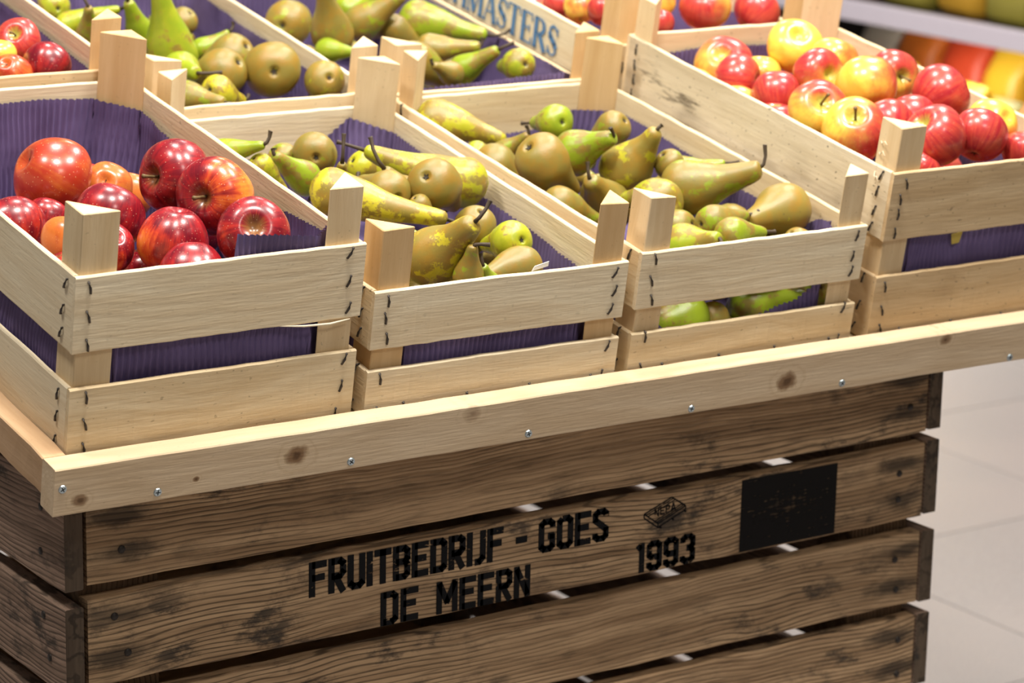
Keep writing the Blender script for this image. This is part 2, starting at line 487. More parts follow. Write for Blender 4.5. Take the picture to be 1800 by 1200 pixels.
def stroke_quads(v, f, poly, t, ox, oz, sx, sz):
    for i in range(len(poly) - 1):
        a = Vector((ox + poly[i][0] * sx, oz + poly[i][1] * sz)); b = Vector((ox + poly[i + 1][0] * sx, oz + poly[i + 1][1] * sz))
        d = (b - a)
        if d.length < 1e-7: continue
        d.normalize(); nn = Vector((-d.y, d.x)) * t * .5
        e0 = d * (t * .28 if i > 0 else 0.0); e1 = d * (t * .28 if i < len(poly) - 2 else 0.0)
        k = len(v)
        for q in (a - e0 - nn, b + e1 - nn, b + e1 + nn, a - e0 + nn):
            v.append((q.x, 0.0, q.y))
        f.append((k, k + 1, k + 2, k + 3))

def stencil(name, text, x0, x1, z0, z1, parent, mat, t=.215, gap=.05, y=-.0006):
    H = z1 - z0
    tot = sum(glyph(c)[0] for c in text) + gap * (len(text) - 1)
    s = (x1 - x0) / tot
    v, f = [], []
    x = x0
    for c in text:
        w, polys = glyph(c)
        for pl in polys:
            stroke_quads(v, f, pl, t * H * .92, x, z0, s, H)
        x += (w + gap) * s
    v = [(a, 0.0, c) for a, b, c in v]
    me = mesh_py(name, v, f)
    return link(name, me, parent, mat, (0, y, 0))

# ------------------------------------------------------------------ big weathered bin
BW, BD = 1.056, 1.02
binr = link('fruit_bin', None); binr.location = (0, 0, ZF)
tag(binr, 'large weathered brown slatted wooden fruit bin with black stencilled lettering under the tray', 'bin')
rows = [(.2138, .3135), (.1119, .1995), (.0080, .0945), (-.0960, -.0090), (-.2000, -.1130), (-.3040, -.2170)]
nail_me = tube_mesh('nail', [(0, .002, 0), (0, -.0012, 0)], [.0042, .0038], 8); nail_me.materials.append(M['nail'])
front_slats = []
rnd = random.Random(5)
for k, (z0, z1) in enumerate(rows):
    for side in range(4):
        seed = k * 4 + side
        ln = BW if side in (0, 2) else BD
        me = slat_mesh('slat', ln, z1 - z0, .019, seed, 26, .0009)
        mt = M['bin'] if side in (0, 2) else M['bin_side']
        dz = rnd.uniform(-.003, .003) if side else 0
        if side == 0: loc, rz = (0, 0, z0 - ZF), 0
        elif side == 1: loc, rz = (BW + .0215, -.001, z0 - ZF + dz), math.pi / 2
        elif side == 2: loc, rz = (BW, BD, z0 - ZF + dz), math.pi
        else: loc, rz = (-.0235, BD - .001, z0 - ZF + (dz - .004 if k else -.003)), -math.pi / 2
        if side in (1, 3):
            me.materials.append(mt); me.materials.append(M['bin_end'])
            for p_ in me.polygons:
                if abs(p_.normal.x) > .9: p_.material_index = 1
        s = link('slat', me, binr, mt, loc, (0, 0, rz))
        if side == 0: front_slats.append(s)
        if side in (0, 3):
            h = z1 - z0
            for xe in ((.034, ln - .030) if side == 0 else (ln - .045, .05)):
                for zf in (.28, .72):
                    link('nail', nail_me, s, None, (xe + rnd.uniform(-.009, .009), 0, h * zf + rnd.uniform(-.006, .006)))
post_me = box_mesh('corner_post', (0, 0, 0), (.085, .06, .735), .002)
for px_, py_ in ((0.001, .0215), (BW - .086, .0215), (0.001, BD - .0815), (BW - .086, BD - .0815)):
    link('corner_post', post_me, binr, M['bin_post'], (px_, py_, .025))
for i in range(7):
    link('bottom_board', slat_mesh('bottom_board', BW - .01, .13, .02, 70 + i, 6), binr, M['bin'], (.005, .03 + i * .137 + .13, .125), (math.pi / 2, 0, 0))
for i, xx in enumerate((.02, .48, .94)):
    link('skid', box_mesh('skid', (0, 0, 0), (.10, BD - .02, .10), .004), binr, M['bin_post'], (xx, .01, .0))
for i, yy in enumerate((.0, BD - .06)):
    link('skid_board', box_mesh('skid_board', (0, 0, 0), (BW, .06, .022), .003), binr, M['bin'], (0, yy, .102))
s2 = front_slats[1]; zz = rows[1][0]
def line(txt, x0, x1, z0, z1, **k):
    return stencil('lettering', txt, x0, x1, z0 - zz, z1 - zz, s2, M['ink'], **k)
line('FRUITBEDRIJF', .2417, .4742, .1585, .1955)
line('-', .4885, .5065, .1585, .1955)
line('GOES', .5188, .6090, .1578, .1948)
line('DE', .3251, .3705, .1130, .1488)
line('MEERN', .3925, .5090, .1130, .1482)
line('1993', .6470, .7268, .1132, .1468, t=.235)
# small pallet emblem with the letters NEPA
v, f = [], []
def ln_(a, b, t=.0011): stroke_quads(v, f, [a, b], t, 0, 0, 1, 1)
A_, B_, C_, D_ = (.656, .179), (.6925, .1925), (.7118, .180), (.675, .1655)
for (a, b) in ((A_, B_), (B_, C_), (C_, D_), (D_, A_)): ln_(a, b, .0016)
dn = -.0045
for q in (A_, C_, D_): ln_(q, (q[0], q[1] + dn), .0016)
for (a, b) in ((A_, D_), (D_, C_)): ln_((a[0], a[1] + dn), (b[0], b[1] + dn), .0016)
for s_ in (.12, .26, .76, .88):
    a = (A_[0] + (D_[0] - A_[0]) * s_, A_[1] + (D_[1] - A_[1]) * s_); b = (B_[0] + (C_[0] - B_[0]) * s_, B_[1] + (C_[1] - B_[1]) * s_)
    ln_(a, b, .0012)
for s_ in (.05, .5, .95):
    a = (D_[0] + (C_[0] - D_[0]) * s_, D_[1] + (C_[1] - D_[1]) * s_)
    ln_((a[0], a[1] + dn), (a[0] + .003, a[1] + dn - .002), .0024)
x = .6695
for i, ch in enumerate('NEPA'):
    w, polys = glyph(ch)
    for pl in polys: stroke_quads(v, f, pl, .0016, x, .1735 + i * .0011, .0145, .0090)
    x += .0074
link('emblem', mesh_py('emblem', [(a, 0, c - zz) for a, b, c in v], f), s2, M['ink'], (0, -.0006, 0))
# black printed square: rows of worn dashes over a dark field
link('printed_square', mesh_py('printed_square', [(.7885, 0, .1132 - zz), (.9256, 0, .1134 - zz), (.9256, 0, .1960 - zz), (.7890, 0, .1964 - zz)], [(0, 1, 2, 3)]), s2, M['ink_patch'], (0, -.0006, 0))

# ------------------------------------------------------------------ tilted display tray
TILT, YAW = math.radians(9.649905701956879), math.radians(-0.9124731427304719)
EU = Vector((math.cos(YAW), math.sin(YAW), 0)); HH = Vector((-math.sin(YAW), math.cos(YAW), 0))
EV = HH * math.cos(TILT) + Vector((0, 0, math.sin(TILT))); EW = -HH * math.sin(TILT) + Vector((0, 0, math.cos(TILT)))
TR = Matrix.Identity(4)
for i in range(3):
    TR[i][0] = EU[i]; TR[i][1] = EV[i]; TR[i][2] = EW[i]
TR.translation = Vector((0, -0.05697452, 0.30752515))
T3 = TR.to_3x3()
TL, TRG, TV = -.0596, 1.262, 1.12
tray = link('display_tray', None); tray.matrix_world = TR
tag(tray, 'light sawn wooden display tray tilted forward on top of the bin', 'tray')
fr = link('front_rail', slat_mesh('front_rail', TRG - TL, .0472, .028, 3, 40, .0004), tray, M['rail'], (TL, 0, 0))
sl = slat_mesh('side_rail', TV - .028, .0472, .0235, 4, 40, .0012)
for v_ in sl.vertices:                                       # waney lower outer edge
    if v_.co.z < .012 and v_.co.y < .006:
        v_.co.y += .010 * max(0, mnoise.noise((v_.co.x * 9, 3, 0)) + .45); v_.co.z += .004
link('side_rail', sl, tray, M['rail_left'], (TL, TV, 0), (0, 0, -math.pi / 2))
link('side_rail', slat_mesh('side_rail', TV - .028, .0472, .0235, 6, 20), tray, M['rail'], (TRG, .028, 0), (0, 0, math.pi / 2))
link('back_rail', slat_mesh('back_rail', TRG - TL, .0472, .022, 7, 20), tray, M['rail'], (TRG, TV + .022, 0), (0, 0, math.pi))
for i in range(8):
    link('base_board', slat_mesh('base_board', TRG - TL - .05, .133, .018, 20 + i, 8), tray, M['slat'], (TL + .025, .0295 + .135 * i + .133, .0145), (math.pi / 2, 0, 0))
for vv in (.035, .5, .99):
    link('batten', box_mesh('batten', (TL + .04, vv, -.0005), (TRG - .04, vv + .05, .014), .001), tray, M['slat'])
Ti = TR.inverted()
for xx in (.05, .98):                                        # rear props between bin rim and tray
    leg = link('support_leg', box_mesh('support_leg', (0, 0, 0), (.05, .04, .172), .002), tray, M['post'])
    leg.matrix_local = Ti @ Matrix.Translation((xx, .965, .3135))
bm = bmesh.new()
bmesh.ops.create_cone(bm, cap_ends=True, segments=16, radius1=.0046, radius2=.0036, depth=.0016)
screw_me = from_bm(bm, 'screw'); screw_me.materials.append(M['screw'])
bm = bmesh.new()
add_box(bm, (-.0026, -.0005, -.0003), (.0026, .0005, .0002)); add_box(bm, (-.0005, -.0026, -.0003), (.0005, .0026, .0002))
recess_me = from_bm(bm, 'recess'); recess_me.materials.append(M['recess'])
for i, (su, sw) in enumerate(((-.0513, .0269), (.0455, .0083), (.2525, .0077), (.4582, .0068), (.6618, .0053), (.8641, .0067), (1.1079, .0048))):
    s = link('screw', screw_me, fr, None, (su - TL, -.0003, sw), (math.pi / 2, 0, 0))
    r_ = link('screw_recess', recess_me, s, None, (0, 0, .0007), (0, 0, .5 + i))

# ------------------------------------------------------------------ crates
CB = .0335                                                   # tray floor level
bm = bmesh.new()
st_pts = [(0, .002, -.0062), (0, -.0010, -.0056), (.0003, -.0016, 0), (0, -.0010, .0056), (0, .002, .0062)]
staple_me = tube_mesh('staple', st_pts, [.0008, .0012, .0013, .0012, .0008], 6)
staple_me.materials.append(M['staple'])
bm.free()
nailb_me = tube_mesh('nail', [(0, .002, -.004), (0, -.0012, -.002), (0, -.0012, .0035), (0, .0, .0042)], [.0006, .0009, .0012, .0016], 6)
nailb_me.materials.append(M['staple'])

def post_mesh(h, leg, seed):
    rnd = random.Random(seed)
    v, f = [], []
    n = 6
    tri = [(0, 0), (leg, 0), (0, leg)]
    for i in range(n + 1):
        z = h * i / n
        for (x, y) in tri:
            v.append((x + rnd.uniform(-.0003, .0003), y + rnd.uniform(-.0003, .0003), z + (rnd.uniform(-.0018, .0012) if i == n else 0)))
    for i in range(n):
        for k in range(3):
            a = i * 3 + k; b = i * 3 + (k + 1) % 3
            f.append((a, b, b + 3, a + 3))
    f.append((2, 1, 0)); f.append((n * 3, n * 3 + 1, n * 3 + 2))
    me = mesh_py('post', v, f)
    bm = bmesh.new(); bm.from_mesh(me)
    bmesh.ops.recalc_face_normals(bm, faces=bm.faces)
    es = [e for e in bm.edges if e.calc_face_angle(0) > 1.0]
    bmesh.ops.bevel(bm, geom=es, offset=.0009, segments=1, affect='EDGES')
    bm.to_mesh(me); bm.free()
    return me

T_ = .0055
def crate(idx, u, v, W, L, h1, h2, h3, ph, yaw, label, mats, post='post', nails=0, side_drop=0.0, leg=.036, nst=3, low_nst=3):
    root = link('fruit_crate', None)
    root.matrix_world = TR @ Matrix.Translation((u, v, CB)) @ Matrix.Rotation(math.radians(yaw), 4, 'Z')
    tag(root, label, 'crate', 'wooden fruit crates on the tilted tray')
    rnd = random.Random(idx * 11)
    h1, h2, h3, ph = h1 - CB, h2 - CB, h3 - CB, ph - CB
    for side in range(4):
        ln = W if side in (0, 2) else L - 2 * T_
        loc, rz = [((0, 0), 0), ((W, T_), math.pi / 2), ((W, L), math.pi), ((0, L - T_), -math.pi / 2)][side]
        for lev, (z0, z1) in enumerate(((0.002, h1), (h2, h3))):
            if lev == 1 and side in (1, 3): z1 -= side_drop
            bow = rnd.uniform(-.0008, .0015) if side in (0, 2) else rnd.uniform(-.002, .0)
            me = slat_mesh('slat', ln, z1 - z0, T_, idx * 50 + side * 5 + lev, 18, .0005, bow)
            s = link('slat', me, root, M[mats[side][lev]], (loc[0], loc[1], z0), (0, 0, rz))
            k = nst if lev else low_nst
            for xe in (.0165, ln - .0165):
                if side == 2: continue
                if side == 1 and xe < ln / 2: pass
                for q in range(k):
                    zf = (.14 + .36 * q * 2 / max(1, k - 1) if k > 1 else .5)
                    link('staple', staple_me, s, None, (xe + rnd.uniform(-.003, .003), bow * math.sin(math.pi * xe / ln) - .0002, (z1 - z0) * zf + rnd.uniform(-.003, .003)), (0, (.35 if xe > ln / 2 else -.2) + rnd.uniform(-.18, .18), 0))
            if lev == 0 and side == 0 and nails:
                for q in range(nails):
                    xx = ln * (q + .6) / nails
                    link('nail', nailb_me, s, None, (xx, bow * math.sin(math.pi * xx / ln) - .0002, .0065))
    for i, (cx, cy, rz) in enumerate(((T_, T_, 0), (W - T_, T_, math.pi / 2), (W - T_, L - T_, math.pi), (T_, L - T_, -math.pi / 2))):
        link('post', post_mesh(ph + rnd.uniform(-.002, .002), leg, idx * 7 + i), root, M[post if not isinstance(post, (list, tuple)) else post[i]], (cx, cy, 0), (0, 0, rz))
    for i in range(3):
        bwid = (W - 2 * T_ - .03) / 3
        link('bottom_slat', slat_mesh('bottom_slat', L - 2 * T_ - .002, bwid, .004, idx * 9 + i, 6), root, M['slat'], (T_ + .001 + (i + 0) * (bwid + .013), T_ + .001, .0005), (math.pi / 2, 0, math.pi / 2))
    return root

P_, W_, N_, G_ = 'slat', 'slat_white', 'slat_tan', 'slat_grey'
def four(f, r, b, l): return ((f[0], f[1]), (r[0], r[1]), (b[0], b[1]), (l[0], l[1]))
CRATES = {
 1: crate(1, -.0342, .0325, .3022, .514, .1094, .1448, .2197, .2775, .45, 'tall pale wooden crate of red apples at the front left corner of the tray', four((P_, W_), (P_, P_), (P_, W_), (W_, W_)), ['post', 'post', 'post_tan', 'post'], leg=.038),
 2: crate(2, .2819, .0332, .2971, .512, .0845, .1068, .1679, .2300, -.37, 'low pale wooden crate of pears right next to the front red apple crate', four((W_, W_), (W_, W_), (P_, W_), (W_, P_)), ['post_tan', 'post_tan', 'post', 'post'], nails=4, low_nst=2),
 3: crate(3, .5962, .0332, .2983, .508, .0841, .1112, .1736, .2310, .26, 'low pale wooden crate with pears showing through its open front slot', four((P_, W_), (P_, P_), (P_, P_), (P_, P_)), ['post', 'post', 'post_tan', 'post'], nails=4, low_nst=2, leg=.033),
 4: crate(4, .9183, .0329, .3000, .508, .1111, .1529, .2306, .2800, 0, 'tall tan weathered crate piled with red and yellow apples at the front right', four((N_, N_), (P_, P_), (P_, P_), (N_, G_)), 'post', nails=4, nst=4, leg=.035),
 5: crate(5, -.0420, .5560, .3020, .51, .118, .153, .2288, .2850, 0, 'crate of apples in the second row behind the front red apple crate', four((N_, N_), (P_, W_), (P_, P_), (P_, P_)), 'post_tan'),
 6: crate(6, .2900, .5560, .2970, .51, .088, .112, .1770, .2330, 0, 'crate of green and olive pears in the second row behind the low pear crate', four((P_, P_), (W_, W_), (P_, P_), (P_, P_)), 'post'),
 7: crate(7, .6000, .5560, .2970, .51, .088, .112, .1720, .2320, 0, 'crate of pears in the second row beside the blue printed board', four((P_, P_), (P_, P_), (P_, P_), (P_, P_)), ['post', 'post_tan', 'post', 'post'], side_drop=.014),
 8: crate(8, .9120, .5560, .3000, .51, .111, .1500, .2110, .2800, 0, 'crate of apples at the far right of the second row with blue printed lettering', four((P_, P_), (P_, P_), (P_, P_), (P_, W_)), 'post_tan'),
}

# blue serif lettering on the outer left board of the far right crate
def serif(ch):
    """list of (polyline, thickness) in a box w by 1; thick stems, thin hairlines, slab serifs"""
    k, h = .17, .055
    def sf(x, y, w=.24): return ([(x - w / 2, y), (x + w / 2, y)], h)
    def arc(cx, cy, rx, ry, a0, a1, t0, t1, n=10):
        out = []
        for i in range(n):
            b0 = math.radians(a0 + (a1 - a0) * i / n); b1 = math.radians(a0 + (a1 - a0) * (i + 1) / n)
            tm = t0 + (t1 - t0) * math.sin(math.pi * (i + .5) / n)
            out.append(([(cx + rx * math.cos(b0), cy + ry * math.sin(b0)), (cx + rx * math.cos(b1), cy + ry * math.sin(b1))], tm))
        return out
    B, Tp = h / 2, 1 - h / 2
    if ch == 'C': return .72, arc(.40, .5, .32, .46, 45, 315, h, k) + [([(.64, .62), (.64, .96)], h)]
    if ch == 'H': return .84, [([(.14, 0), (.14, 1)], k), ([(.68, 0), (.68, 1)], k), ([(.14, .5), (.68, .5)], h), sf(.14, B), sf(.14, Tp), sf(.68, B), sf(.68, Tp)]
    if ch == 'M': return 1.0, [([(.12, 0), (.12, 1)], h), ([(.13, .97), (.46, .05)], k), ([(.46, .05), (.80, .97)], h), ([(.84, 0), (.84, 1)], k), sf(.12, B), sf(.1, Tp, .2), sf(.84, B, .28), sf(.87, Tp, .2)]
    if ch == 'A': return .82, [([(.09, 0), (.40, .98)], h), ([(.40, .98), (.70, 0)], k), ([(.2, .34), (.6, .34)], h), sf(.09, B, .2), sf(.70, B, .26)]
    if ch == 'S': return .62, arc(.30, .74, .21, .22, 20, 180, h, .09, 7) + [([(.09, .74), (.16, .60), (.42, .42), (.51, .28)], k)] + arc(.30, .26, .21, .22, 0, -160, .09, h, 7) + [([(.53, .7), (.53, .95)], h), ([(.07, .05), (.07, .3)], h)]
    if ch == 'T': return .78, [([(.37, 0), (.37, 1)], k), ([(.03, Tp), (.71, Tp)], h), ([(.04, .76), (.04, .98)], h), ([(.70, .76), (.70, .98)], h), sf(.37, B, .3)]
    if ch == 'E': return .72, [([(.14, 0), (.14, 1)], k), ([(.05, Tp), (.62, Tp)], h), ([(.14, .5), (.5, .5)], h), ([(.05, B), (.64, B)], h), ([(.62, .76), (.62, 1)], h), ([(.64, 0), (.64, .24)], h), ([(.5, .38), (.5, .62)], h)]
    if ch == 'R': return .82, [([(.14, 0), (.14, 1)], k), ([(.05, Tp), (.4, Tp)], h), ([(.14, .5), (.4, .5)], h), sf(.14, B)] + arc(.38, .735, .22, .225, 90, -90, h, k, 8) + [([(.36, .5), (.70, 0)], k), sf(.74, B, .14)]
vS, fS = [], []
adv, items = 0.0, []
for ch in 'CHMASTERS':
    w, polys = serif(ch); items.append((adv, polys)); adv += w
v_start, v_end, z0_, z1_ = .672, .953, .1575, .1975          # last letter ends at v=.672
sx = (v_end - v_start) / adv
for off, polys in items:
    for pl, th in polys:
        stroke_quads(vS, fS, pl, th * sx * 1.15, off * sx, 0, sx, (z1_ - z0_))
board = [c for c in CRATES[8].children if c.name.startswith('slat') and abs(c.rotation_euler.z + math.pi / 2) < .01 and c.location.z > .1][0]
# left board local x runs from the back to the front: x = (v0 + L - T) - v
link('lettering', mesh_py('lettering', vS, fS), board, M['ink_blue'], ((.556 + .51 - T_) - v_end, -.0022, z0_ - .150))

# ------------------------------------------------------------------ purple paper liners
def liner(idx, pts, label, base=.006, pitch=.0066, amp=.0023, seed=0):
    """pts: closed list of (x, y, top height) in crate coordinates; corrugated sheet standing inside the crate"""
    rnd = random.Random(seed + idx)
    samples = []
    n = len(pts); s_acc = 0.0
    for i in range(n):
        x0, y0, h0 = pts[i]; x1, y1, h1 = pts[(i + 1) % n]
        ln = math.hypot(x1 - x0, y1 - y0); k = max(2, int(ln / .00125))
        nx, ny = (y1 - y0) / max(ln, 1e-6), -(x1 - x0) / max(ln, 1e-6)
        for j in range(k):
            t = j / k
            fade = min(1, 14 * t, 14 * (1 - t)) if ln > .03 else 1.0
            samples.append((x0 + (x1 - x0) * t, y0 + (y1 - y0) * t, h0 + (h1 - h0) * t, nx, ny, s_acc + ln * t, fade))
        s_acc += ln
    v, f = [], []
    R_ = 9
    for (x, y, h, nx, ny, s, fade) in samples:
        saw = ((s / .0042) % 1.0) * .0010
        for r in range(R_ + 1):
            q = r / R_
            z = base + (h - saw * (r == R_) - base) * q
            crump = mnoise.noise((s * 16, z * 22, idx * 7.3)) * .0035 * fade + mnoise.noise((s * 45, z * 30, idx * 3.1)) * .0012
            lean = .006 * mnoise.noise((s * 7, z * 9, idx))
            o = amp * math.sin(2 * math.pi * (s + lean * 3) / pitch) + crump * .8
            v.append((x - nx * (abs(crump) + .001) + nx * o * .8, y - ny * (abs(crump) + .001) + ny * o * .8, z))
    m_ = len(samples)
    for i in range(m_):
        i2 = (i + 1) % m_
        for r in range(R_):
            a = i * (R_ + 1) + r; b = i2 * (R_ + 1) + r
            f.append((a, b, b + 1, a + 1))
    # paper floor
    kx = len(v)
    v += [(p[0], p[1], base) for p in pts]
    f.append(tuple(range(kx, kx + n)))
    me = mesh_py('paper_liner', v, f, True)
    o = link('paper_liner', me, None, M['liner'])
    o.matrix_world = CRATES[idx].matrix_world.copy()
    tag(o, label, 'paper liner', 'purple corrugated liners')
    return o
def ring(W, L, F, Rr, B, Lf, e=.0085, c=.048):
    """F, Rr, B, Lf: lists of (fraction along the side, height), going counter-clockwise from front left"""
    p = []
    for t, h in F: p.append((c + (W - 2 * c) * t, e, h))
    for t, h in Rr: p.append((W - e, c + (L - 2 * c) * t, h))
    for t, h in B: p.append((W - c - (W - 2 * c) * t, L - e, h))
    for t, h in Lf: p.append((e, L - c - (L - 2 * c) * t, h))
    return p
liner(1, ring(.3022, .514, [(0, .135), (.5, .14), (.56, .150), (.575, .207), (1.0, .196)], [(0, .196), (.03, .176), (.3, .166), (.55, .152), (.8, .158), (1, .166)], [(0, .170), (.3, .174), (1, .170)], [(0, .165), (.5, .15), (1, .13)]), 'purple corrugated paper lining the front red apple crate')
liner(2, ring(.2971, .512, [(0, .105), (1, .108)], [(0, .100), (.3, .108), (.7, .112), (1, .116)], [(0, .125), (.15, .10), (.3, .085), (1, .085)], [(0, .09), (1, .10)]), 'purple corrugated paper lining the low pear crate next to the red apples')
liner(3, ring(.2983, .508, [(0, .046), (.3, .045), (.6, .048), (.86, .060), (1, .078)], [(0, .128), (.05, .124), (.12, .105), (.5, .112), (.85, .118), (1, .118)], [(0, .11), (.2, .09), (1, .08)], [(0, .08), (1, .09)]), 'purple corrugated paper in the open-slot pear crate, twisted along the slot')
liner(4, ring(.3000, .508, [(0, .15), (1, .15)], [(0, .15), (1, .16)], [(0, .172), (.6, .178), (1, .172)], [(0, .17), (1, .15)]), 'purple corrugated paper lining the tall crate of red and yellow apples')
liner(5, ring(.302, .51, [(0, .165), (1, .168)], [(0, .172), (.5, .176), (1, .175)], [(0, .17), (1, .17)], [(0, .16), (1, .16)]), 'purple paper lining the second row crate of apples at the left')
liner(6, ring(.297, .51, [(0, .11), (1, .11)], [(0, .120), (.5, .125), (1, .13)], [(0, .12), (1, .12)], [(0, .11), (1, .11)]), 'purple paper lining the second row crate behind the low pear crate')
liner(7, ring(.297, .51, [(0, .140), (.5, .143), (1, .146)], [(0, .128), (.5, .124), (1, .122)], [(0, .13), (1, .12)], [(0, .12), (1, .125)]), 'purple paper lining the second row pear crate below the blue printed board')
liner(8, ring(.300, .51, [(0, .15), (1, .15)], [(0, .16), (1, .16)], [(0, .17), (1, .17)], [(0, .165), (1, .165)]), 'purple paper lining the far right second row apple crate')
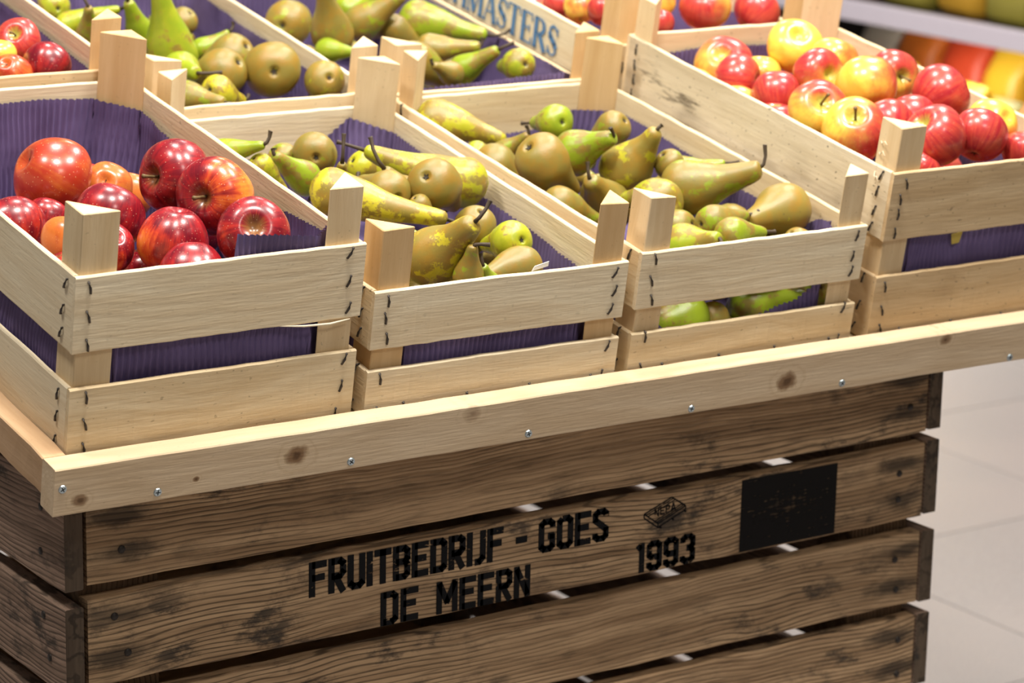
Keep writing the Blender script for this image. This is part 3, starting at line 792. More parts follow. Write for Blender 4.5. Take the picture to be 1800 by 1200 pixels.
# ---- fruit table: kind, crate, position (u, v, w) on the tray, radius, axis, skin, label
FRUIT = [
('a', 1, (0.0821, 0.3457, 0.1934), 0.0423, (0.822, -0.17, -0.543), 'orange', (-0.53, -0.758, 0.38), 0.8, 0, 'large orange-red apple at the back left of the front apple crate, calyx facing left'),
('a', 1, (0.1436, 0.3469, 0.1767), 0.0267, (0.429, 0.694, -0.578), 'orange', (-0.53, -0.758, 0.38), 0.35, 0, 'small orange apple tucked behind the large orange-red one'),
('a', 1, (0.1807, 0.3698, 0.1543), 0.0259, (0.43, 0.775, 0.462), 'orange', (-0.53, -0.758, 0.38), 0.2, 0, 'orange apple barely showing beside the dark apple with the stem'),
('a', 1, (0.1704, 0.247, 0.2208), 0.0378, (-0.969, -0.186, 0.165), 'crimson', (-0.357, -0.86, -0.365), 0.15, 1, 'dark crimson apple against the crate side with its stem pointing left'),
('a', 1, (0.1779, 0.1741, 0.226), 0.0387, (-0.826, -0.507, 0.246), 'crimson', (0.382, -0.749, 0.542), 0.68, 1, 'crimson apple with a glowing yellow-orange patch and a long stem'),
('a', 1, (0.0866, 0.2199, 0.1977), 0.0354, (0.516, 0.335, 0.788), 'crimson', (-0.53, -0.758, 0.38), 0.1, 0, 'dark red apple right behind the left corner post of the front apple crate'),
('a', 1, (0.1178, 0.1423, 0.1975), 0.0348, (-0.136, -0.101, -0.986), 'crimson', (-0.979, -0.098, -0.177), 0.55, 0, 'bright red apple in the middle of the front apple crate'),
('a', 1, (0.1723, 0.0846, 0.2192), 0.0356, (-0.376, -0.685, 0.624), 'crimson', (-0.812, -0.309, -0.495), 0.35, 0, 'shiny red apple beside the folded purple flap, cavity facing up'),
('a', 1, (0.1074, 0.0801, 0.1911), 0.0321, (-0.176, -0.459, -0.871), 'crimson', (-0.899, 0.009, -0.438), 0.3, 0, 'dark red apple half hidden behind the front slat of the apple crate'),
('a', 1, (0.0619, 0.1681, 0.1885), 0.0261, (-0.033, 0.663, -0.748), 'crimson', (-0.603, -0.65, -0.463), 0.6, 0, 'red apple showing its green calyx right of the corner post'),
('a', 1, (0.0101, 0.2765, 0.1715), 0.0355, (-0.059, 0.699, 0.713), 'crimson', (0.339, -0.936, 0.095), 0.25, 0, 'dark red apple in the left front corner beside the left slat'),
('a', 1, (0.0164, 0.1601, 0.2005), 0.0257, (0.472, 0.41, 0.78), 'orange', (-0.53, -0.758, 0.38), 0.15, 0, 'orange-green apple peeking out left of the corner post'),
('a', 1, (-0.0024, 0.1266, 0.1855), 0.0201, (-0.401, 0.24, 0.884), 'crimson', (-0.874, -0.025, 0.486), 0.5, 0, 'pinkish red apple low behind the left slat of the front apple crate'),
('a', 1, (0.057, 0.2981, 0.167), 0.0237, (0.52, 0.49, 0.7), 'crimson', (-0.53, -0.758, 0.38), 0.1, 0, 'dark red apple wedged below the large orange-red apple'),
('p', 2, (0.3149, 0.4214, 0.172), 0.0158, (0.586, -0.711, 0.387), 3.2, 0.15, 0.3, (0.0079, 0.0019, 0.0148), 'pale green pear at the back left of the second front crate, neck pointing right'),
('p', 2, (0.4127, 0.3932, 0.1732), 0.0246, (0.471, 0.87, -0.146), 3.0, 0.75, 0.2, None, 'round olive pear end with a star calyx near the back of the second front crate'),
('p', 2, (0.3884, 0.4214, 0.1609), 0.0167, (0.682, -0.004, -0.731), 3.0, 0.6, 0.4, None, 'dull olive pear behind the small green pear in the second front crate'),
('p', 2, (0.3642, 0.3282, 0.172), 0.0186, (-0.793, -0.065, 0.605), 2.8, 0.35, 0.1, (-0.0007, 0.0037, 0.0064), 'small dark green pear with its neck pointing up left'),
('p', 2, (0.3452, 0.3902, 0.1653), 0.0152, (0.675, -0.09, -0.732), 3.0, 0.4, 0.6, None, 'yellow-green pear half hidden by the shared crate wall'),
('p', 2, (0.3567, 0.2559, 0.1841), 0.0253, (0.764, -0.639, -0.092), 4.84, 0.45, 0.9, None, 'long yellow pear lying behind the right post of the front apple crate'),
('p', 2, (0.4133, 0.3359, 0.1517), 0.0146, (-0.263, -0.416, 0.87), 3.0, 0.8, 0.4, (0.0053, 0.011, 0.0293), 'pear with only its neck and upright dark stem showing in the second front crate'),
('p', 2, (0.4227, 0.2521, 0.1772), 0.0238, (0.088, 0.983, -0.162), 3.0, 0.8, 0.3, None, 'smooth olive pear in the middle of the second front crate'),
('p', 2, (0.4677, 0.288, 0.1612), 0.0164, (-0.737, 0.021, 0.675), 2.6, 0.75, 0.2, (-0.0086, 0.0211, 0.03), 'small olive pear with a long curved upright stem'),
('p', 2, (0.5375, 0.2876, 0.1664), 0.0282, (-0.791, 0.581, 0.194), 4.0, 0.4, 0.6, (-0.0246, 0.0198, 0.0051), 'long green and yellow pear with a dark stem pointing left in the second front crate'),
('p', 2, (0.4684, 0.2397, 0.1874), 0.0281, (0.697, 0.439, -0.567), 2.5, 1.0, 0.4, (-0.0127, 0.0054, -0.0071), 'round russet brown pear with its calyx on top in the second front crate'),
('p', 2, (0.4402, 0.2181, 0.1751), 0.0118, (0.634, -0.099, -0.767), 3.0, 0.8, 0.2, None, 'small brown pear end under the russet brown round pear'),
('p', 2, (0.5044, 0.2061, 0.1502), 0.0221, (0.006, 0.395, -0.919), 3.0, 0.8, 0.2, None, 'olive brown pear behind the long stem of the big yellow russet pear'),
('p', 2, (0.39, 0.1088, 0.1651), 0.0308, (0.244, -0.644, 0.725), 2.3, 0.55, 0.9, (0.016, -0.0001, 0.0222), 'big yellow and russet pear at the front of the second crate, stem pointing up right'),
('p', 2, (0.5034, 0.1344, 0.1593), 0.0217, (0.011, 0.907, -0.42), 2.6, 0.15, 0.5, None, 'bright green-yellow pear against the right wall of the second front crate'),
('p', 2, (0.4072, 0.0651, 0.158), 0.0159, (-0.086, -0.212, 0.973), 2.4, 0.7, 0.3, (0.0136, -0.0094, 0.0003), 'slim olive pear between the two front pears of the second front crate, stem pointing right'),
('p', 2, (0.494, 0.0972, 0.1469), 0.0215, (-0.98, -0.168, -0.109), 2.9, 0.85, 0.3, None, 'smooth olive pear at the front right of the second front crate under a white scrap'),
('p', 2, (0.4356, 0.0693, 0.1445), 0.0137, (-0.483, -0.269, 0.833), 2.2, 0.3, 0.2, (-0.0004, 0.006, 0.0113), 'green pear low at the front slat of the second front crate with an upright stem'),
('p', 2, (0.4678, 0.3808, 0.1555), 0.0199, (0.817, -0.082, -0.57), 3.0, 0.4, 0.7, None, 'yellow-green pear at the back post of the second front crate'),
('p', 2, (0.391, 0.1512, 0.165), 0.0127, (0.756, -0.054, -0.653), 3.0, 0.3, 0.4, None, 'green pear glimpsed under the long yellow pear'),
('p', 3, (0.6312, 0.5022, 0.1564), 0.0249, (0.75, -0.649, -0.131), 3.43, 0.45, 0.7, None, 'large yellow-green pear at the back left of the third front crate, neck pointing right'),
('p', 3, (0.6353, 0.4147, 0.1447), 0.0161, (0.846, -0.15, -0.512), 3.0, 0.3, 0.4, None, 'small pale green pear below the large back left pear'),
('p', 3, (0.6345, 0.3765, 0.1438), 0.0262, (0.861, -0.12, -0.495), 3.0, 0.8, 0.3, None, 'plain olive pear beside the left wall of the third front crate'),
('p', 3, (0.6741, 0.4219, 0.1401), 0.0143, (0.41, -0.572, 0.71), 3.0, 0.7, 0.2, (-0.0045, 0.0064, 0.0064), 'olive pear with only its neck and short stem showing behind the russet pear'),
('p', 3, (0.6412, 0.2939, 0.1796), 0.0306, (0.765, 0.045, -0.642), 2.2, 1.0, 0.6, None, 'large upright russet yellow pear with dark spots and its calyx on top'),
('p', 3, (0.7486, 0.4308, 0.1688), 0.0217, (0.122, 0.934, -0.336), 2.6, 0.15, 0.3, None, 'bright green pear at the back wall of the third front crate, calyx to the right'),
('p', 3, (0.8118, 0.4019, 0.1657), 0.0211, (-0.317, 0.628, -0.71), 2.9, 0.75, 0.3, None, 'pale olive pear near the back right post of the third front crate'),
('p', 3, (0.7051, 0.3238, 0.1715), 0.0254, (0.278, -0.776, 0.567), 2.4, 0.35, 0.1, (-0.0088, 0.0087, 0.0052), 'dark green pear with a blackened curled stem'),
('p', 3, (0.7537, 0.2925, 0.1605), 0.0293, (0.225, -0.471, 0.853), 2.2, 0.65, 0.8, (0.006, -0.0012, 0.006), 'golden russet pear leaning up to the right with a tiny stem'),
('p', 3, (0.7923, 0.2611, 0.1728), 0.0178, (0.642, -0.128, -0.756), 3.0, 0.7, 0.3, None, 'pale olive pear behind the golden russet pear'),
('p', 3, (0.8198, 0.283, 0.1578), 0.0167, (0.79, -0.567, 0.233), 3.3, 0.2, 0.2, None, 'green pear lying along the right liner behind the large green pear'),
('p', 3, (0.773, 0.2016, 0.1695), 0.0306, (0.677, -0.615, 0.404), 2.8, 0.55, 0.3, (0.0073, 0.0073, 0.0246), 'large green-olive pear lying right with its stem standing up against the wall'),
('p', 3, (0.7182, 0.2689, 0.125), 0.0297, (-0.653, -0.304, 0.694), 2.2, 0.8, 0.4, (0.0002, 0.0088, 0.0177), 'brown-green pear behind the left post of the third front crate, neck and stem up'),
('p', 3, (0.7235, 0.1811, 0.1632), 0.0265, (0.005, 0.958, -0.287), 2.6, 0.5, 0.6, None, 'yellow-green speckled pear behind the third front crate left post'),
('p', 3, (0.6313, 0.2368, 0.1494), 0.021, (0.911, -0.083, -0.403), 3.0, 0.75, 0.3, None, 'plain olive pear low at the left wall of the third front crate'),
('p', 3, (0.7211, 0.1399, 0.1478), 0.022, (-0.366, 0.754, -0.545), 3.0, 0.6, 0.2, None, 'smooth green-olive pear right of the third front crate left post'),
('p', 3, (0.7567, 0.1442, 0.1444), 0.0117, (0.264, -0.53, -0.806), 3.3, 0.9, 0.6, None, 'orange-brown pear sliver in the gap of the third front crate'),
('p', 3, (0.7351, 0.1014, 0.1691), 0.0188, (0.991, 0.134, -0.007), 2.8, 0.6, 0.3, None, 'dark olive pear below the large green-olive pear'),
('p', 3, (0.703, 0.1029, 0.1434), 0.0254, (0.089, -0.866, 0.491), 2.3, 0.4, 0.4, (-0.0013, -0.0022, -0.0062), 'glossy yellow-green pear at the front slat of the third front crate'),
('p', 3, (0.7346, 0.0673, 0.167), 0.0186, (0.999, 0.028, -0.045), 2.6, 0.35, 0.3, None, 'small green pear with a black calyx under the brown pear'),
('p', 3, (0.8507, 0.1246, 0.1632), 0.0305, (-0.972, -0.229, -0.045), 2.1, 0.8, 0.8, (-0.0234, 0.0092, -0.0143), 'big golden brown pear at the right of the third front crate, thin stem pointing left'),
('p', 3, (0.8266, 0.0658, 0.1506), 0.0159, (0.71, -0.085, -0.699), 3.0, 0.9, 0.5, None, 'brown pear edge at the right end of the third front crate front'),
('p', 3, (0.6995, 0.0785, 0.0723), 0.0273, (-0.966, 0.194, -0.168), 2.5, 0.25, 0.2, None, 'green pear seen through the left of the front slot of the third front crate'),
('p', 3, (0.7933, 0.0877, 0.0678), 0.0272, (0.898, -0.375, 0.229), 2.6, 0.3, 0.1, None, 'dark green pear lying across the front slot of the third front crate'),
('p', 3, (0.7325, 0.0742, 0.0686), 0.0195, (0.853, 0.321, -0.412), 3.0, 0.7, 0.3, None, 'brown pear deep in the front slot of the third front crate'),
('p', 3, (0.8627, 0.0777, 0.0835), 0.0236, (-0.147, 0.802, -0.579), 3.0, 0.6, 0.3, None, 'olive pear at the right end of the front slot of the third front crate'),
('a', 4, (1.0188, 0.4748, 0.2025), 0.0359, (-0.522, -0.385, 0.761), 'bicolor', (0.242, -0.433, 0.868), 0.55, 0, 'red and yellow apple at the back left of the right apple crate'),
('a', 4, (0.9869, 0.4059, 0.2111), 0.0311, (0.607, -0.789, 0.093), 'bicolor', (-0.492, -0.658, 0.57), 0.95, 0, 'deep red apple in front of the back left one in the right apple crate'),
('a', 4, (1.0346, 0.4212, 0.2092), 0.0246, (-0.076, 0.088, 0.993), 'bicolor', (-0.53, -0.758, 0.38), 0.1, 0, 'yellow apple tucked between red apples at the back of the right apple crate'),
('a', 4, (1.0803, 0.4219, 0.2409), 0.0336, (-0.301, -0.523, 0.797), 'bicolor', (0.618, -0.452, -0.643), 0.12, 0, 'yellow apple topmost at the back of the right apple crate'),
('a', 4, (1.0919, 0.3603, 0.2424), 0.0284, (0.516, 0.335, 0.788), 'bicolor', (0.325, -0.772, 0.546), 0.25, 0, 'yellow-pink apple right of the topmost yellow apple'),
('a', 4, (1.0391, 0.3255, 0.2403), 0.0306, (-0.011, -0.957, 0.29), 'bicolor', (-0.349, 0.259, 0.901), 0.6, 0, 'red-striped apple with a deep stem cavity facing right'),
('a', 4, (1.0551, 0.2535, 0.2478), 0.0361, (0.243, 0.861, 0.447), 'bicolor', (0.74, -0.389, 0.549), 0.4, 0, 'large yellow-orange apple in the centre of the right pile'),
('a', 4, (1.1348, 0.3025, 0.2394), 0.031, (-0.201, -0.945, 0.257), 'bicolor', (0.0, 0.204, 0.979), 0.6, 1, 'pink-red apple with its stem sticking out to the right'),
('a', 4, (0.9871, 0.3301, 0.2168), 0.0292, (0.366, 0.704, 0.609), 'bicolor', (-0.492, -0.658, 0.57), 0.85, 0, 'pinkish red apple below the topmost yellow apple'),
('a', 4, (1.1353, 0.2157, 0.2438), 0.0356, (0.892, -0.084, 0.444), 'bicolor', (-0.476, -0.14, 0.868), 0.8, 0, 'pink-red apple high on the right of the right apple crate'),
('a', 4, (1.0797, 0.1952, 0.2225), 0.03, (0.43, 0.775, 0.462), 'bicolor', (-0.466, -0.6, 0.651), 1.0, 0, 'purple-red apple in the dip behind the corner post of the right apple crate'),
('a', 4, (0.9683, 0.2327, 0.2306), 0.0349, (-0.354, -0.651, 0.672), 'bicolor', (0.239, 0.17, 0.956), 0.5, 1, 'green-yellow apple with red streaks, stem cavity facing up'),
('a', 4, (0.9685, 0.1644, 0.2299), 0.0368, (-0.448, -0.437, 0.78), 'bicolor', (0.476, -0.877, 0.062), 0.5, 1, 'large yellow and red apple left of the corner post, green cavity on top'),
('a', 4, (1.0301, 0.0988, 0.2404), 0.0353, (-0.777, 0.097, 0.622), 'bicolor', (-0.611, -0.127, 0.782), 0.9, 0, 'big red apple right of the corner post of the right apple crate'),
('a', 4, (1.0942, 0.0975, 0.2374), 0.0319, (0.558, 0.409, 0.722), 'bicolor', (-0.512, -0.447, 0.734), 0.95, 0, 'rosy red apple beside the big red one near the front right'),
('a', 4, (1.1438, 0.1317, 0.2339), 0.0311, (-0.049, 0.799, -0.6), 'bicolor', (-0.53, -0.758, 0.38), 0.1, 0, 'pale yellow apple behind the rosy red apple on the right'),
('a', 4, (1.1484, 0.0762, 0.2211), 0.0269, (0.051, 0.281, 0.958), 'bicolor', (-0.466, -0.6, 0.651), 0.9, 0, 'red apple cut off by the right edge of the picture'),
('a', 4, (0.9894, 0.0715, 0.2155), 0.0225, (0.486, -0.085, 0.87), 'bicolor', (-0.421, -0.509, 0.751), 0.7, 0, 'pink apple low behind the front slat right of the corner post'),
('a', 4, (0.9586, 0.2922, 0.1969), 0.0276, (-0.032, 0.155, 0.987), 'bicolor', (-0.421, -0.509, 0.751), 0.9, 0, 'small red apple at the left wall of the right apple crate'),
('a', 4, (0.9591, 0.3669, 0.1907), 0.028, (0.243, 0.55, 0.799), 'bicolor', (0.611, -0.197, 0.767), 0.3, 0, 'pale yellow-pink apple lower at the left wall of the right apple crate'),
('a', 4, (0.9556, 0.4463, 0.1918), 0.0231, (0.243, 0.55, 0.799), 'bicolor', (0.611, -0.197, 0.767), 0.15, 0, 'pale yellow apple peeping over the far left wall of the right apple crate'),
('a', 4, (1.0285, 0.1758, 0.2285), 0.0283, (0.43, 0.775, 0.462), 'bicolor', (-0.421, -0.509, 0.751), 0.9, 0, 'red-pink apple between the yellow-red apple and the big red one'),
('a', 5, (0.1935, 0.6909, 0.222), 0.0253, (-0.528, -0.542, 0.654), 'bicolor', (0.328, -0.468, 0.82), 0.75, 1, 'red-yellow apple with an upright stem in the crate behind the front apple crate'),
('a', 5, (0.19, 0.6064, 0.22), 0.0267, (0.584, 0.608, 0.538), 'crimson', (-0.53, -0.758, 0.38), 0.1, 0, 'purple-red apple in the right corner of the crate behind the front apple crate'),
('a', 5, (0.1432, 0.5963, 0.2175), 0.0233, (0.482, 0.377, -0.79), 'orange', (-0.53, -0.758, 0.38), 0.6, 0, 'orange-red apple at the front slat of the crate behind the front apple crate'),
('a', 5, (0.1501, 0.6457, 0.222), 0.0199, (-0.032, 0.155, 0.987), 'bicolor', (-0.53, -0.758, 0.38), 0.1, 0, 'yellow apple at the left edge of the crate behind the front apple crate'),
('p', 6, (0.3569, 0.9577, 0.172), 0.0195, (0.143, 0.977, -0.161), 3.0, 0.4, 0.5, None, 'yellow-green pear at the top left of the second row pear crate'),
('p', 6, (0.3421, 0.8826, 0.172), 0.0164, (0.812, -0.427, 0.398), 4.02, 0.2, 0.4, (0.011, -0.0045, 0.0064), 'long pale green pear behind the light corner post, neck pointing right'),
('p', 6, (0.3492, 0.837, 0.175), 0.0169, (-0.304, -0.485, 0.82), 3.0, 0.5, 0.3, (-0.0064, 0.012, 0.015), 'olive pear behind the light corner post with a thin upright stem'),
('p', 6, (0.4319, 0.7833, 0.1594), 0.0312, (-0.277, -0.026, 0.961), 2.9, 0.15, 0.3, None, 'tall bright green pear standing upright in the second row'),
('p', 6, (0.3964, 0.6891, 0.1751), 0.0224, (-0.05, -0.975, 0.215), 2.0, 0.15, 0.3, (0.0249, -0.0155, 0.0039), 'green pear below the tall bright green one, stem pointing right'),
('p', 6, (0.4225, 0.8506, 0.1661), 0.0185, (-0.455, -0.164, 0.875), 2.8, 0.25, 0.2, None, 'narrow dark green pear left of the tall green pear'),
('p', 6, (0.5109, 0.9127, 0.1575), 0.0183, (-0.291, 0.505, -0.813), 3.0, 0.75, 0.3, None, 'olive pear behind the tall green pear'),
('p', 6, (0.482, 0.8019, 0.1588), 0.0144, (0.742, -0.294, 0.602), 2.7, 0.3, 0.2, (0.0055, 0.0021, 0.0119), 'slim green pear with its dark stem pointing at the liner'),
('p', 6, (0.4968, 0.7537, 0.1644), 0.0272, (-0.389, 0.623, -0.678), 3.0, 0.8, 0.3, None, 'olive pear near the back of the second row left pear crate'),
('p', 6, (0.4513, 0.6873, 0.169), 0.0279, (-0.377, 0.656, -0.653), 3.0, 0.8, 0.3, None, 'plain olive pear beside the big round one in the second row'),
('p', 6, (0.5091, 0.6737, 0.172), 0.0334, (0.438, 0.87, -0.226), 3.0, 0.85, 0.6, None, 'big round olive pear with its star calyx facing the front'),
('p', 6, (0.5483, 0.6201, 0.1725), 0.0239, (0.207, 0.855, -0.475), 2.5, 0.7, 0.7, None, 'yellow-olive pear in the right corner of the second row left pear crate'),
('p', 6, (0.4117, 0.6224, 0.168), 0.0208, (0.836, 0.396, -0.379), 2.5, 0.4, 0.8, None, 'yellow pear low at the front slat of the second row left pear crate'),
('p', 6, (0.3722, 0.6281, 0.1637), 0.0194, (0.4, -0.904, 0.151), 3.0, 0.6, 0.3, None, 'pale olive pear along the front slat with its neck pointing right'),
('p', 7, (0.6427, 0.8834, 0.1554), 0.0286, (0.7, 0.693, -0.175), 3.0, 0.7, 0.5, None, 'round olive pear with its calyx to the left in the second row middle crate'),
('p', 7, (0.6547, 0.7906, 0.1684), 0.0274, (-0.377, -0.165, 0.911), 2.6, 0.75, 0.4, None, 'upright olive pear in the second row middle crate'),
('p', 7, (0.7155, 0.8253, 0.1687), 0.0242, (0.555, -0.484, 0.677), 2.8, 0.6, 0.4, None, 'olive pear leaning up to the right at the top of the picture'),
('p', 7, (0.805, 0.8362, 0.1629), 0.0275, (0.738, -0.673, -0.044), 3.3, 0.35, 0.3, (0.027, -0.0138, 0.0101), 'large green pear with its neck pointing right at the printed board'),
('p', 7, (0.7473, 0.7097, 0.17), 0.0189, (0.82, -0.547, 0.169), 3.27, 0.7, 0.6, (0.0031, 0.0031, 0.0105), 'smooth olive pear lying below the large green pear'),
('p', 7, (0.6999, 0.6693, 0.17), 0.0254, (0.861, -0.115, -0.495), 3.0, 0.75, 0.3, None, 'round olive pear right of the pair of corner posts'),
('p', 7, (0.7444, 0.6282, 0.1699), 0.0178, (0.502, -0.595, 0.627), 3.0, 0.3, 0.2, (0.0171, -0.0071, 0.0097), 'green pear with its stem pointing up right in front of the liner'),
('p', 7, (0.7185, 0.611, 0.1716), 0.015, (-0.894, -0.148, 0.423), 2.4, 0.8, 0.3, (-0.0003, 0.0033, 0.0061), 'small olive-brown pear with a short stem at the front of the second row'),
('p', 7, (0.8248, 0.6284, 0.17), 0.0208, (0.144, 0.928, -0.344), 2.6, 0.4, 0.5, None, 'yellow-green pear in the right corner below the printed board'),
('p', 7, (0.6301, 0.7594, 0.1608), 0.0153, (0.351, -0.915, 0.199), 3.0, 0.1, 0.2, None, 'bright green pear behind the wall between the second row pear crates'),
('p', 7, (0.7501, 0.9197, 0.156), 0.0205, (0.912, 0.253, 0.323), 3.0, 0.2, 0.3, None, 'green pear at the top edge between two olive pears'),
('p', 7, (0.7572, 0.816, 0.1615), 0.0201, (0.824, -0.177, -0.539), 3.0, 0.8, 0.4, None, 'brown pear in the gap behind the large green pear'),
('a', 8, (1.0815, 0.6054, 0.2356), 0.0328, (-0.358, -0.099, 0.929), 'bicolor', (-0.922, -0.385, 0.031), 0.55, 0, 'red-striped yellow apple at the front of the far right crate'),
('a', 8, (1.1612, 0.6028, 0.2257), 0.0303, (0.74, 0.139, 0.658), 'bicolor', (-0.113, -0.462, 0.88), 0.9, 0, 'red apple in the right part of the far right crate'),
('a', 8, (1.0021, 0.5912, 0.224), 0.0183, (0.297, 0.62, 0.726), 'bicolor', (-0.538, -0.842, 0.033), 0.85, 0, 'red apple with a yellow base low in the left corner of the far right crate'),
('a', 8, (1.0328, 0.6393, 0.2327), 0.0214, (0.317, 0.646, 0.694), 'bicolor', (-0.1, 0.049, 0.994), 0.4, 0, 'orange apple behind the left post of the far right crate'),
('a', 8, (0.9481, 0.6366, 0.2296), 0.0211, (0.317, 0.646, 0.694), 'bicolor', (-0.466, -0.6, 0.651), 0.95, 0, 'deep red apple showing between the posts of the far right crate'),
('a', 8, (0.9475, 0.6868, 0.2175), 0.0207, (0.317, 0.646, 0.694), 'bicolor', (-0.466, -0.6, 0.651), 0.3, 0, 'yellow-orange apple above the printed board'),
('a', 8, (0.9482, 0.733, 0.208), 0.0216, (0.317, 0.646, 0.694), 'bicolor', (-0.291, -0.269, 0.918), 0.85, 0, 'rosy pink apple above the printed board'),
]
